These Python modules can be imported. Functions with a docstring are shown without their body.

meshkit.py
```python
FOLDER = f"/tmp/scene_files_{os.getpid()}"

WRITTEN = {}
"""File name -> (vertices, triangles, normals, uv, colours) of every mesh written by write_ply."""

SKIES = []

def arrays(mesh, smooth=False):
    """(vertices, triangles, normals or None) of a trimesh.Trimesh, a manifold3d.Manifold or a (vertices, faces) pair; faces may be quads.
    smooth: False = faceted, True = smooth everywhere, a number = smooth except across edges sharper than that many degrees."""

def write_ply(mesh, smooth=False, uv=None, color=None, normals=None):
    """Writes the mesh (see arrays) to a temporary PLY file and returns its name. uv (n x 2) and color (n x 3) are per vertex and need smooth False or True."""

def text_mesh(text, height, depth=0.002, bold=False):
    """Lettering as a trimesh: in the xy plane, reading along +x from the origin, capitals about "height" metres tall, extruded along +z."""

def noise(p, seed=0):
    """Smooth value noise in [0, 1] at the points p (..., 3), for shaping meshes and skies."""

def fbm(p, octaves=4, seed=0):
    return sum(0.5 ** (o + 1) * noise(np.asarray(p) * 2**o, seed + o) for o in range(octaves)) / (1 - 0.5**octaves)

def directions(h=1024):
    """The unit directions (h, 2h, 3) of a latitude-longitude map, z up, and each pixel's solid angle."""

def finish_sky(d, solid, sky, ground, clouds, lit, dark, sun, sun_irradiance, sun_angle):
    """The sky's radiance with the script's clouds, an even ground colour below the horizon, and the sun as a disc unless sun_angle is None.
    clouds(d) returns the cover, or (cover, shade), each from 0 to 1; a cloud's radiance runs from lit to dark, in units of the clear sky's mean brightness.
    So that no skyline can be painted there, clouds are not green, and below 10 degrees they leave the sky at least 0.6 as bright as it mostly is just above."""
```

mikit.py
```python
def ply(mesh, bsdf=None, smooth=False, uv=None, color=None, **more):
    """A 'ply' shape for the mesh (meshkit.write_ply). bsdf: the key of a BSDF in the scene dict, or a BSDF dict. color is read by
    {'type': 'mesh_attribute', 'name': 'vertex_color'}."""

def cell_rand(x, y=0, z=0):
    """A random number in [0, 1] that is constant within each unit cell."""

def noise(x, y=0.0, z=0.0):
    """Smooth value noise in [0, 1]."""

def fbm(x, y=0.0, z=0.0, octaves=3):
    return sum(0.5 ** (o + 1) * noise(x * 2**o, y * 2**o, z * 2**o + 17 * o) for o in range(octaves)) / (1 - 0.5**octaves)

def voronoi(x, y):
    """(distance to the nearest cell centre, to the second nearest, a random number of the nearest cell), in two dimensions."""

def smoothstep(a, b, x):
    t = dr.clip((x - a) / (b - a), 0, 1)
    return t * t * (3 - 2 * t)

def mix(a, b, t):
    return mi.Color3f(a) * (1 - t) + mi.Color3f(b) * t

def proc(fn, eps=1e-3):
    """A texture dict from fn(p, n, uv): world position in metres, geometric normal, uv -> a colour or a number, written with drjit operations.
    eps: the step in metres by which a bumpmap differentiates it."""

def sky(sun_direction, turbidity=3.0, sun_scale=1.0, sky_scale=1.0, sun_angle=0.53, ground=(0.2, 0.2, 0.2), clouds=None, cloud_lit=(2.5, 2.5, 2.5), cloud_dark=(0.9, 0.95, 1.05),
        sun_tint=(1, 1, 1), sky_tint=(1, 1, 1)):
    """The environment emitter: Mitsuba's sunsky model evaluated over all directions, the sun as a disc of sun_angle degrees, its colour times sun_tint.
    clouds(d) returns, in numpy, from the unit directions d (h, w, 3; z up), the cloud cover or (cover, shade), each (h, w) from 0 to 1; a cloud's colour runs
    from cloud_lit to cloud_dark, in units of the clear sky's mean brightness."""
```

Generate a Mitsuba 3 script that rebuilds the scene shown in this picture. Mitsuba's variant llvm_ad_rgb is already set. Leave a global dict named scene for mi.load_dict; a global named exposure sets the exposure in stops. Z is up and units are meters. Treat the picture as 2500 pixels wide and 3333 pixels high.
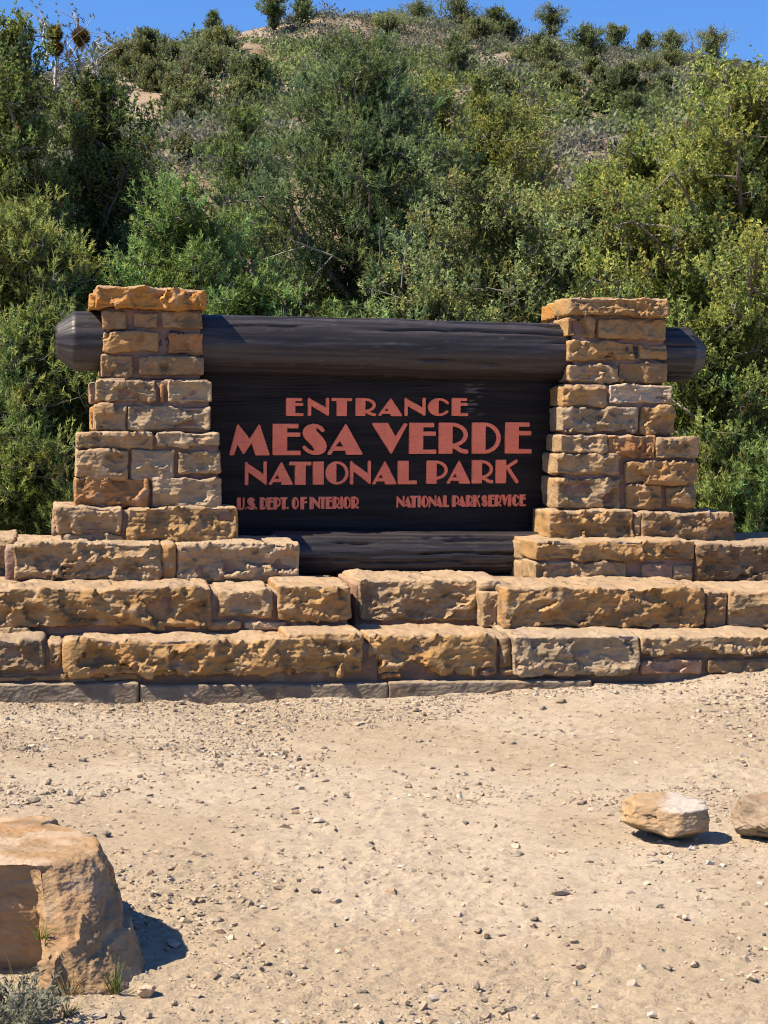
import math
import numpy as np
import trimesh
import drjit as dr
import mitsuba as mi
import mikit
from mikit import ply, proc
from meshkit import noise, fbm
from scipy.spatial import cKDTree
import shapely
from shapely.geometry import Polygon, box as sbox, LineString, Point
from shapely import affinity
from shapely.ops import unary_union

scene, labels = {}, {}

# ------------------------------------------------------------------ camera, sky, exposure
FPX, IW, IH = 5400.0, 2500.0, 3333.0
PITCH, ROLL, EYE = math.atan(346.5 / FPX), math.radians(0.5), 1.6
C = np.array([0.0, 0.0, EYE])
F = np.array([0, math.cos(PITCH), -math.sin(PITCH)])
R0, U0 = np.array([1.0, 0, 0]), np.array([0, math.sin(PITCH), math.cos(PITCH)])
R = R0 * math.cos(ROLL) + U0 * math.sin(ROLL)
U = U0 * math.cos(ROLL) - R0 * math.sin(ROLL)
T4 = mi.ScalarTransform4f
scene['camera'] = {'type': 'perspective', 'fov': math.degrees(2 * math.atan(IW / 2 / FPX)), 'fov_axis': 'x', 'near_clip': 0.1, 'far_clip': 2000.0,
                   'to_world': T4().look_at(origin=C.tolist(), target=(C + F).tolist(), up=U.tolist())}
exposure = 2.75

YAW = math.radians(11.0)
D0 = 10.78
TV, NV, ZV = np.array([math.cos(YAW), math.sin(YAW), 0]), np.array([math.sin(YAW), -math.cos(YAW), 0]), np.array([0, 0, 1.0])
OV = np.array([0, D0, 0.0])
SUN = -0.63 * TV + 0.062 * NV + 0.77 * ZV
scene['sky'] = mikit.sky(SUN.tolist(), turbidity=2.6, ground=(0.30, 0.24, 0.17), sky_tint=(0.28, 0.46, 0.71))


# ------------------------------------------------------------------ helpers: measuring the photograph onto real planes
def ray(px, py):
    d = F + R * ((px - IW / 2) / FPX) + U * ((IH / 2 - py) / FPX)
    return d / np.linalg.norm(d)


def at(px, py, w0, k=0.0):
    """(u, z) of a photograph point on the wall-frame plane w = w0 + k u."""
    m = NV - k * TV
    d = ray(px, py)
    s = (w0 - (C - OV) @ m) / (d @ m)
    p = C + d * s - OV
    return p @ TV, p[2]


def at_y(px, py, y):
    d = ray(px, py)
    return C + d * (y / d[1])


def on_ground(px, py, z=0.0):
    d = ray(px, py)
    return C + d * ((z - EYE) / d[2])


def world(uwz, k=0.0):
    """wall frame (u, w, z) -> world; k shears w along u."""
    a = np.asarray(uwz, float)
    return OV + a[:, :1] * TV + (a[:, 1:2] + k * a[:, :1]) * NV + a[:, 2:] * ZV


def numbered(key):
    if key not in scene and key not in labels:
        return key
    i = 1
    while f'{key}_{i:03d}' in scene or f'{key}_{i:03d}' in labels:
        i += 1
    return f'{key}_{i:03d}'


counters = {}


def fresh(key):
    n = counters.get(key, 0)
    counters[key] = n + 1
    return key if n == 0 else f'{key}_{n:03d}'


def thing(name, label, cat, group=None):
    key = fresh(name)
    labels[key] = {'label': label, 'category': cat}
    if group:
        labels[key]['group'] = group
    return key


def put(name, shape, parent=None, label=None, kind=None):
    key = fresh(f'{parent}__{name}' if parent else name)
    scene[key] = shape
    if label or kind:
        labels.setdefault(key, {})
        if label:
            labels[key]['label'] = label
        if kind:
            labels[key]['kind'] = kind
    return key


def lerp(a, b, t):
    return np.asarray(a) * (1 - t) + np.asarray(b) * t


def sst(a, b, x):
    t = np.clip((np.asarray(x, float) - a) / (b - a), 0, 1)
    return t * t * (3 - 2 * t)


def unit(v):
    return v / np.maximum(np.linalg.norm(v, axis=-1, keepdims=True), 1e-9)


# ------------------------------------------------------------------ materials
VC = {'type': 'mesh_attribute', 'name': 'vertex_color'}


def soft(v):
    return {'type': 'twosided', 'bsdf': v}




def stone_bump(p, n, uv):
    return mikit.fbm(p.x * 60, p.y * 60, p.z * 90, octaves=3)


scene['stone_mat'] = soft({'type': 'bumpmap', 'arbitrary': proc(stone_bump, eps=2e-3), 'scale': 0.008, 'bsdf': {'type': 'diffuse', 'reflectance': VC}})
scene['gravel_mat'] = soft({'type': 'diffuse', 'reflectance': VC})
scene['paint_mat'] = {'type': 'principled', 'base_color': VC, 'roughness': 0.6, 'specular': 0.2}
scene['log_mat'] = {'type': 'principled', 'base_color': VC, 'roughness': 0.45, 'specular': 0.38}
scene['leaf_mat'] = {'type': 'principledthin', 'base_color': VC, 'roughness': 0.45, 'diff_trans': 0.65, 'spec_trans': 0.0, 'eta': 1.5}
scene['bark_mat'] = soft({'type': 'diffuse', 'reflectance': VC})


def letter_col(p, n, uv):
    a = mikit.fbm(p.x * 9, p.y * 9, p.z * 9, octaves=3)
    b = mikit.fbm(p.x * 30, p.y * 30, p.z * 150, octaves=3)
    col = mikit.mix((0.76, 0.17, 0.088), (0.86, 0.235, 0.135), a)
    return mikit.mix(col, (0.40, 0.09, 0.06), 0.45 * mikit.smoothstep(0.64, 0.74, b))


scene['letter_mat'] = {'type': 'principled', 'base_color': proc(letter_col), 'roughness': 0.5, 'specular': 0.4}


def ground_col(p, n, uv):
    a = mikit.fbm(p.x * 1.3, p.y * 1.3, 0.0, octaves=3)
    b = mikit.fbm(p.x * 22, p.y * 22, p.z * 22, octaves=3)
    c = mikit.noise(p.x * 160, p.y * 160, p.z * 160)
    col = mikit.mix((0.308, 0.258, 0.190), (0.35, 0.304, 0.236), mikit.smoothstep(0.35, 0.65, a))
    col = mikit.mix(col, (0.255, 0.205, 0.15), 0.40 * mikit.smoothstep(0.5, 0.75, b))
    return col * (0.86 + 0.28 * c)




def ground_bump(p, n, uv):
    return mikit.fbm(p.x * 55, p.y * 55, p.z * 55, octaves=3) + 0.5 * mikit.noise(p.x * 240, p.y * 240, p.z * 240)


scene['ground_mat'] = {'type': 'bumpmap', 'arbitrary': proc(ground_bump, eps=2e-3), 'scale': 0.006, 'bsdf': {'type': 'diffuse', 'reflectance': proc(ground_col)}}


def hill_col(p, n, uv):
    a = mikit.fbm(p.x * 0.06, p.y * 0.06, p.z * 0.12, octaves=3)
    b = mikit.fbm(p.x * 0.7, p.y * 0.7, p.z * 1.4, octaves=3)
    col = mikit.mix((0.225, 0.18, 0.138), (0.26, 0.222, 0.182), mikit.smoothstep(0.4, 0.62, a))
    col = mikit.mix(col, (0.125, 0.105, 0.072), 0.8 * mikit.smoothstep(0.45, 0.68, b))
    return mikit.mix(col, (0.27, 0.20, 0.135), 0.5 * mikit.smoothstep(0.62, 0.72, mikit.fbm(p.x * 0.35 + 9, p.y * 0.35, p.z * 1.1, octaves=2)))


scene['hill_mat'] = {'type': 'diffuse', 'reflectance': proc(hill_col)}

# ------------------------------------------------------------------ terrain
WK1, W1, WK2, W2 = 0.10, 1.54, 0.08, 1.21
FOOT = [(-400, 2278), (0, 2282), (400, 2290), (700, 2297), (900, 2287), (1130, 2279), (1265, 2274), (1627, 2262), (1913, 2244), (2230, 2225), (2500, 2188), (2900, 2150)]
fb = np.array([at(x, y, W1 + 0.05, WK1) for x, y in FOOT])


def ground_z(x, y):
    x, y = np.asarray(x, float), np.asarray(y, float)
    u = x * TV[0] + (y - D0) * TV[1]
    w = x * NV[0] + (y - D0) * NV[1] - WK1 * u
    b = np.interp(u, fb[:, 0], fb[:, 1])
    near = b * sst(W1 + 2.4, W1 + 0.1, w)
    return near + 0.30 * sst(1.2, -0.6, w) + 0.02 * np.maximum(0, y - 12)


def nonuniform(lo, a, b, hi, fine, grow=1.35):
    mid = list(np.arange(a, b, fine))
    s, x, left = fine, a, []
    while x > lo:
        s *= grow
        x -= s
        left.append(max(x, lo))
    s, x, right = fine, mid[-1], []
    while x < hi:
        s = min(s * grow, 3.0)
        x += s
        right.append(x)
    return np.array(left[::-1] + mid + right)


def grid_mesh(xs, ys, zf):
    X, Y = np.meshgrid(xs, ys)
    v = np.stack([X, Y, zf(X, Y)], -1).reshape(-1, 3)
    nx, ny = len(xs), len(ys)
    i = (np.arange(ny - 1)[:, None] * nx + np.arange(nx - 1)[None]).ravel()
    f = np.vstack([np.stack([i, i + 1, i + nx + 1], 1), np.stack([i, i + nx + 1, i + nx], 1)])
    return v, f


def gz_fine(X, Y):
    z = ground_z(X, Y)
    near = sst(14, 10, Y) * sst(5.0, 3.2, np.abs(X))
    p = np.stack([X, Y, 0 * X], -1)
    rough = sst(0.35, 0.62, fbm(p * 1.1, 2, 5))
    rip = (fbm(p * np.array([7, 11, 1]), 3, 6) - 0.5) * 0.022 + (fbm(p * 38, 2, 8) - 0.5) * (0.007 + 0.010 * rough)
    crumbs = np.maximum(0, noise(p * 75, 9) - 0.66) * 0.024 * (0.4 + rough)
    wl = X * NV[0] + (Y - D0) * NV[1] - WK1 * (X * TV[0] + (Y - D0) * TV[1])
    rip = rip + 0.05 * sst(W1 + 0.55, W1 + 0.08, wl) * (fbm(p * np.array([2.6, 1.0, 1]), 3, 14) - 0.42)
    return z + near * (rip + crumbs) + (1 - near) * (fbm(p * 0.5, 2, 7) - 0.5) * 0.1


gx = nonuniform(-60, -2.6, 2.6, 60, 0.0155)
gy = nonuniform(-40, 3.95, 9.7, 45, 0.0155)
gm = grid_mesh(gx, gy, gz_fine)
scene['ground'] = ply(gm, 'ground_mat', smooth=True)
labels['ground'] = {'kind': 'structure'}

RIDGE = [(-2500, 420), (-1000, 380), (-200, 330), (200, 255), (340, 205), (450, 182), (560, 160), (650, 122), (740, 84), (850, 76), (950, 66), (1100, 58), (1250, 66), (1380, 72), (1500, 92),
         (1650, 122), (1800, 143), (1900, 158), (2100, 178), (2300, 190), (2400, 196), (2500, 205), (3500, 300), (5000, 420)]
HY = 200.0
rg = np.array([at_y(x, y + 26 + 95 * float(sst(950, 350, x)) + 45 * float(sst(480, 250, x)), HY)[[0, 2]] for x, y in RIDGE])


def hill_z(x, y):
    x, y = np.asarray(x, float), np.asarray(y, float)
    crest = np.interp(x * HY / np.maximum(y, 60) * 0.35 + x * 0.65, rg[:, 0], rg[:, 1])
    t = (y - 24) / (HY - 24)
    prof = np.where(t < 1, t * (1.10 - 0.10 * t), 1 - 0.5 * (t - 1) ** 2 * 6)
    p = np.stack([x, y, 0 * x], -1)
    lump = (fbm(p / 22, 3, 21) - 0.5) * 5.5 * np.clip(t * 2.5, 0, 1) * sst(1.0, 0.8, t) + (fbm(p / 5.5, 3, 22) - 0.5) * 2.0 * np.clip(t * 3, 0, 1)
    return 0.3 + (crest - 0.3) * prof + lump


hm = grid_mesh(np.linspace(-90, 90, 190), np.concatenate([np.linspace(22, 225, 180), np.linspace(230, 320, 10)]), hill_z)
scene['hillside'] = ply(hm, 'hill_mat', smooth=True)
labels['hillside'] = {'kind': 'structure'}


def hill_hit(px, py):
    d = ray(px, py)
    ys = np.linspace(30, 203, 700)
    P = C + d[None] * (ys / d[1])[:, None]
    below = P[:, 2] < hill_z(P[:, 0], ys)
    i = int(np.argmax(below)) if below.any() else None
    if i is None:
        p = at_y(px, py, HY)
        return np.array([p[0], HY, float(hill_z(p[0], HY))])
    return np.array([P[i, 0], ys[i], float(hill_z(P[i, 0], ys[i]))])


# ------------------------------------------------------------------ stone masonry
def box_grid(nx, ny, nz):
    """Vertices in [-1, 1]^3 of a gridded box and its quads; vertices on edges are shared."""
    def face(n1, n2):
        i = (np.arange(n2)[:, None] * (n1 + 1) + np.arange(n1)[None]).ravel()
        return np.stack([i, i + 1, i + n1 + 2, i + n1 + 1], 1)
    vs, fs, at0 = [], [], 0
    for ax, (a, b) in ((0, (1, 2)), (1, (2, 0)), (2, (0, 1))):
        n = (nx, ny, nz)
        A, B = np.meshgrid(np.linspace(-1, 1, n[a] + 1), np.linspace(-1, 1, n[b] + 1))
        for s in (-1, 1):
            v = np.zeros((A.size, 3))
            v[:, a], v[:, b], v[:, ax] = A.ravel(), B.ravel(), s
            q = face(n[a], n[b])
            vs.append(v)
            fs.append((q if s > 0 else q[:, ::-1]) + at0)
            at0 += len(v)
    v, f = np.vstack(vs), np.vstack(fs)
    key = np.round(v * 1e6).astype(np.int64)
    _, first, inv = np.unique(key, axis=0, return_index=True, return_inverse=True)
    return v[first], inv.ravel()[f]


def chips(p, spacing, seed, tilt):
    """Fracture facets: every point takes the height of the lowest of the tilted planes near it."""
    rng = np.random.default_rng(seed)
    lo, hi = p.min(0) - spacing, p.max(0) + spacing
    n = int(max(6, np.prod((hi - lo) / spacing) * 0.9))
    c = lo + rng.random((n, 3)) * (hi - lo)
    g = rng.normal(0, tilt, (n, 3))
    off = rng.normal(0, 0.35, n) * spacing * tilt
    d, i = cKDTree(c).query(p, k=min(6, n))
    h = off[i] + np.einsum('nkc,nkc->nk', g[i], p[:, None] - c[i]) + d * d * (1.1 * tilt / spacing)
    return h.min(1) + 0.25 * spacing * tilt


TONES = {'tan': (0.46, 0.325, 0.185), 'ochre': (0.47, 0.29, 0.125), 'brown': (0.37, 0.24, 0.125), 'grey': (0.42, 0.335, 0.23), 'orange': (0.55, 0.285, 0.09), 'rust': (0.45, 0.235, 0.10),
         'white': (0.60, 0.50, 0.375), 'pale': (0.50, 0.38, 0.245), 'pink': (0.46, 0.29, 0.21), 'dark': (0.27, 0.19, 0.115)}
TONES = {k: tuple(0.88 * np.array(v) + 0.12 * np.array((0.47, 0.37, 0.245))) if k not in ('white', 'orange', 'dark') else v for k, v in TONES.items()}
MORTAR = (0.345, 0.225, 0.175)


def stone_colors(p, base, seed, dark=0.35, bed=0.5):
    o = np.array([seed * 3.1, seed * 1.7, 0])
    a = fbm(p * 9 + o, 3, seed)[:, None]
    b = fbm(p * np.array([5, 5, 45]) + o, 2, seed + 3)[:, None]
    c = fbm(p * 60 + o, 2, seed + 5)[:, None]
    base = np.asarray(TONES[base] if isinstance(base, str) else base)
    col = base * (0.72 + 0.56 * a) * (1 + bed * 0.35 * (b - 0.5)) * (0.86 + 0.28 * c)
    col = lerp(col, base * np.array([1.12, 0.92, 0.72]), 0.40 * sst(0.5, 0.7, fbm(p * 6 + o + 7, 3, seed + 9))[:, None])
    col = lerp(col, np.array([0.50, 0.42, 0.32]), 0.4 * sst(0.58, 0.72, fbm(p * 14 + o + 3, 3, seed + 11))[:, None])
    m = sst(0.60 - 0.18 * dark, 0.72, fbm(p * 11 + o + 11, 4, seed + 13))[:, None] * (0.35 + 0.5 * dark)
    return np.clip(lerp(col, np.array([0.135, 0.105, 0.075]), m) * np.array([0.68, 0.685, 0.70]), 0.02, 0.85)


def stone_mesh(u0, u1, w0, w1, z0, z1, seed, rough=1.0, res=0.0092, rad=0.013, tone='tan', dark=0.3, wob=1.0, bed=0.5, tilt=0.0, k=0.0, front_only=True):
    """A rock-faced block in the wall frame: w1 is its front."""
    h = np.array([(u1 - u0) / 2, (w1 - w0) / 2, (z1 - z0) / 2])
    c = np.array([(u0 + u1) / 2, (w0 + w1) / 2, (z0 + z1) / 2])
    nu, nz = max(3, int(2 * h[0] / res)), max(3, int(2 * h[2] / res))
    nw = max(3, int(2 * h[1] / (res * 2.2)))
    v, q = box_grid(nu, nw, nz)
    p = v * h
    r = min(rad, 0.42 * h.min() * 2)
    # corner radii differ from corner to corner
    rr = r * (0.55 + 0.9 * noise((p + c) * np.array([4, 4, 6]) + seed * 2.3, seed))[:, None]
    inner = np.clip(p, -(h - rr), h - rr)
    d = p - inner
    nrm = unit(d)
    p = inner + nrm * rr
    q0 = p + c
    # outline: the block is not a true box
    A = 0.014 * wob * min(1.0, h[2] / 0.08)
    so = seed * 5.17
    p[:, 2] += np.sign(v[:, 2]) * (np.abs(v[:, 2]) ** 2) * A * 2.2 * (fbm(np.stack([q0[:, 0] * 7 + so, np.sign(v[:, 2]) * 9, q0[:, 1] * 5], 1), 3, seed) - 0.55)
    p[:, 0] += np.sign(v[:, 0]) * (np.abs(v[:, 0]) ** 2) * A * 2.0 * (fbm(np.stack([q0[:, 2] * 8 + so, np.sign(v[:, 0]) * 5, q0[:, 1] * 5], 1), 3, seed + 1) - 0.55)
    if tilt:
        p[:, 2] += tilt * p[:, 0]
    # broken face
    fr = 0.28 + 0.72 * sst(-0.1, 0.6, nrm[:, 1])
    edge = 0.35 + 0.65 * sst(0.0, 0.10, np.minimum(1 - np.abs(v[:, 0]), 1) * h[0] * 2) * 1.0
    bedz = q0[:, 2] * 34 + 1.6 * fbm(q0 * np.array([4, 4, 2]) + so, 2, seed + 4)
    lam = (np.abs((bedz % 1.0) - 0.5) - 0.25) * 0.012
    peck = sst(0.35, 0.65, fbm(q0 * 5 + so, 2, seed + 8))
    hgt = 0.85 * chips(q0 * np.array([1, 1, 1.3]), 0.12, seed, 0.26) + (0.25 + 0.65 * peck) * chips(q0 * np.array([1, 1, 1.2]) + 0.7, 0.034, seed + 1, 0.42) + lam * (0.4 + fbm(q0 * 8 + so, 2, seed + 6)) + 0.010 * (fbm(q0 * 16 + so, 3, seed) - 0.5) + 0.007 * (fbm(q0 * 70 + so, 2, seed + 2) - 0.5)
    hgt = np.clip(hgt, -0.035, 0.025)
    p = p + nrm * (hgt * fr * (0.25 + 0.74 * rough if rough > 0.6 else rough) * edge)[:, None]
    p = p + c
    col = stone_colors(p, TONES.get(tone, MORTAR) if isinstance(tone, str) else tone, seed, dark, bed)
    dusty = sst(0.45, 0.9, nrm[:, 2])[:, None] * (0.45 + 0.4 * fbm(q0 * 12 + so, 2, seed + 15))[:, None]
    col = lerp(col, np.array([0.345, 0.275, 0.20]), dusty)
    f = np.vstack([q[:, [0, 1, 2]], q[:, [0, 2, 3]]])
    # box_grid faces look outward in (x, y, z); the wall frame (u, w, z) is left-handed
    return (world(p, k), f[:, ::-1]), col


def put_stone(parent, px0, py0, px1, py1, w, depth, k=0.0, name='stone', label=None, **kw):
    xm, ym = (px0 + px1) / 2, (py0 + py1) / 2
    u0, _ = at(px0, ym, w, k)
    u1, _ = at(px1, ym, w, k)
    _, z1 = at(xm, py0, w, k)
    _, z0 = at(xm, py1, w, k)
    m, col = stone_mesh(u0, u1, w - depth, w, z0, z1, k=k, **kw)
    return put(name, ply(m, 'stone_mat', smooth=True, color=col), parent, label)


def put_core(parent, px0, py0, px1, py1, w, depth, k=0.0, seed=0, name='mortar', res=0.02, rough=0.35, tone='mortar'):
    return put_stone(parent, px0, py0, px1, py1, w, depth, k, name=name, seed=seed, rough=rough, res=res, rad=0.012, tone=tone, dark=0.12, wob=0.3, bed=0.0)


def c1(x0, y0, x1, y1):
    s = 0.7535
    return x0 * s, 800 + y0 * s, x1 * s, 800 + y1 * s


def c2(x0, y0, x1, y1):
    a = c1(x0, y0, x1, y1)
    return a[0] + 1250, a[1], a[2] + 1250, a[3]


def c3(x0, y0, x1, y1):
    s = 0.7535
    return x0 * s, 1600 + y0 * s, x1 * s, 1600 + y1 * s


def c4(x0, y0, x1, y1):
    a = c3(x0, y0, x1, y1)
    return a[0] + 1250, a[1], a[2] + 1250, a[3]


WA, WD, WF, W4, W3 = 0.23, 0.28, 0.335, 0.45, 0.69
# left pillar
lp = thing('stone_pillar', 'left sandstone pillar of the sign under an orange capstone, its top courses in shade', 'stone pillar')
put_stone(lp, *c1(408, 178, 896, 276), WA + 0.05, 0.66, name='capstone', label='orange rough capstone', seed=11, tone='orange', dark=0.05, rough=1.3, rad=0.02, bed=1.0)
put_stone(lp, *c1(384, 205, 440, 276), WA - 0.02, 0.35, seed=12, tone='orange', dark=0.0, rough=1.2)
S = [(c1(440, 278, 553, 362), WA, 'brown', .5, .5), (c1(572, 286, 684, 357), WA - .008, 'brown', .4, .4), (c1(698, 284, 875, 359), WA + .005, 'brown', .6, .5),
     (c1(441, 373, 689, 461), WA + .004, 'ochre', .3, .8), (c1(722, 375, 882, 470), WA + .01, 'rust', .45, .7),
     (c1(433, 472, 575, 570), WA + .004, 'brown', .5, .7), (c1(600, 476, 882, 560), WA + .012, 'brown', .45, .6),
     (c1(412, 583, 673, 674), WD, 'tan', .25, 1.3), (c1(691, 598, 712, 682), WD - .012, 'rust', .1, .4), (c1(724, 583, 918, 678), WD, 'pale', .1, 1.0),
     (c1(406, 686, 551, 802), WD, 'tan', .25, 1.0), (c1(551, 690, 914, 796), WD + .005, 'grey', .1, 1.1),
     (c1(327, 808, 662, 880), WF, 'tan', .1, 1.0), (c1(674, 808, 950, 868), WF, 'pale', .05, 1.1),
     (c1(326, 882, 556, 1003), WF + .004, 'tan', .15, 1.1), (c1(562, 878, 756, 1015), WF, 'pale', .2, 1.1), (c1(768, 886, 957, 988), WF, 'tan', .1, 1.0),
     (c1(320, 1000, 640, 1134), WF + .01, 'rust', .1, 1.2), (c1(654, 1003, 961, 1134), WF + .005, 'pale', .15, 1.1)]
for i, (b, w, tone, dk, ro) in enumerate(S):
    put_stone(lp, *b, w, 0.30 if i < 7 else 0.34, seed=20 + i, tone=tone, dark=dk, rough=ro)
# the return stones behind the front ones, at both sides of the shaft
for i, (b, w, tone) in enumerate([(c1(385, 592, 470, 686), WD - .36, 'pink'), (c1(390, 700, 470, 800), WD - .36, 'orange'), (c1(428, 290, 520, 380), WA - .33, 'tan'), (c1(430, 392, 520, 470), WA - .33, 'brown'),
                                  (c1(428, 482, 520, 570), WA - .33, 'tan'), (c1(336, 812, 440, 890), WF - .37, 'tan'), (c1(334, 898, 440, 1010), WF - .37, 'pale'), (c1(330, 1020, 440, 1130), WF - .37, 'rust'),
                                  (c1(800, 592, 905, 686), WD - .36, 'tan'), (c1(800, 700, 900, 800), WD - .36, 'ochre'), (c1(780, 290, 865, 380), WA - .33, 'tan'), (c1(780, 392, 868, 470), WA - .33, 'brown'),
                                  (c1(780, 482, 868, 570), WA - .33, 'tan'), (c1(830, 812, 940, 890), WF - .37, 'tan'), (c1(830, 898, 940, 1010), WF - .37, 'pale'), (c1(830, 1020, 940, 1130), WF - .37, 'rust')]):
    put_stone(lp, *b, w, 0.27, seed=50 + i, tone=tone, dark=.15, res=0.014)
put_core(lp, *c1(452, 268, 866, 580), WA - .028, 0.56, seed=70)
put_core(lp, *c1(424, 574, 904, 812), WD - .03, 0.64, seed=71)
put_core(lp, *c1(338, 818, 944, 1145), WF - .032, 0.70, seed=72)
# its footing course
for i, (b, w, tone, dk) in enumerate([(c1(240, 1130, 528, 1248), W4, 'tan', .55), (c1(270, 1246, 404, 1281), W4 - .015, 'grey', .2), (c1(405, 1249, 534, 1282), W4 - .015, 'tan', .3), (c1(547, 1130, 1031, 1281), W4 + .005, 'ochre', .55),
                                      (c1(226, 1126, 330, 1252), W4 - .42, 'pink', .1)]):
    put_stone(lp, *b, w, 0.40 if i != 4 else 0.5, seed=80 + i, tone=tone, dark=dk, rough=1.15, rad=0.018)
put_core(lp, *c1(262, 1142, 1015, 1292), W4 - .032, 0.80, seed=86)

# right pillar
rp = thing('stone_pillar', 'right sandstone pillar of the sign with one whitish block in its face', 'stone pillar')
put_stone(rp, *c2(806, 223, 1236, 301), WA + .05, 0.40, name='capstone', label='brown capstone with a broken front', seed=101, tone='ochre', dark=.5, rough=1.1, rad=.015, bed=1.0)
put_stone(rp, *c2(735, 246, 800, 318), WA - .36, 0.34, name='capstone', label='orange rear capstone', seed=102, tone='orange', dark=.0, rough=1.0)
put_stone(rp, *c2(800, 232, 1225, 305), WA - .36, 0.34, name='capstone', seed=103, tone='ochre', dark=.1)
S = [(c2(788, 310, 913, 395), WA, 'ochre', .3, 1.1), (c2(927, 314, 1221, 406), WA + .006, 'ochre', .45, .6), (c2(793, 411, 1086, 499), WA + .004, 'ochre', .3, .9), (c2(1099, 422, 1226, 491), WA, 'ochre', .3, .5),
     (c2(798, 516, 1015, 590), WA + .008, 'tan', .2, 1.2), (c2(1014, 503, 1223, 591), WA + .004, 'brown', .3, .8),
     (c2(768, 610, 965, 696), WD, 'ochre', .15, 1.1), (c2(976, 603, 1249, 683), WD + .006, 'white', .0, 1.3), (c2(768, 701, 1103, 806), WD + .004, 'grey', .1, 1.0), (c2(1108, 695, 1260, 816), WD, 'ochre', .15, 1.2),
     (c2(762, 818, 969, 893), WF, 'tan', .1, 1.1), (c2(963, 818, 1179, 917), WF, 'rust', .35, 1.0), (c2(1178, 827, 1361, 921), WF + .004, 'tan', .25, 1.1),
     (c2(746, 899, 1020, 990), WF + .005, 'tan', .1, 1.1), (c2(1040, 934, 1360, 1023), WF, 'ochre', .2, 1.1), (c2(994, 1003, 1038, 1020), WF - .012, 'tan', .0, .5),
     (c2(744, 1003, 1024, 1136), WF + .006, 'tan', .2, 1.2), (c2(1044, 1034, 1204, 1139), WF, 'ochre', .1, 1.0), (c2(1220, 1041, 1351, 1131), WF, 'ochre', .15, 1.1)]
for i, (b, w, tone, dk, ro) in enumerate(S):
    put_stone(rp, *b, w, 0.30 if i < 6 else 0.34, seed=110 + i, tone=tone, dark=dk, rough=ro, label='whitish block' if tone == 'white' else None)
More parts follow.
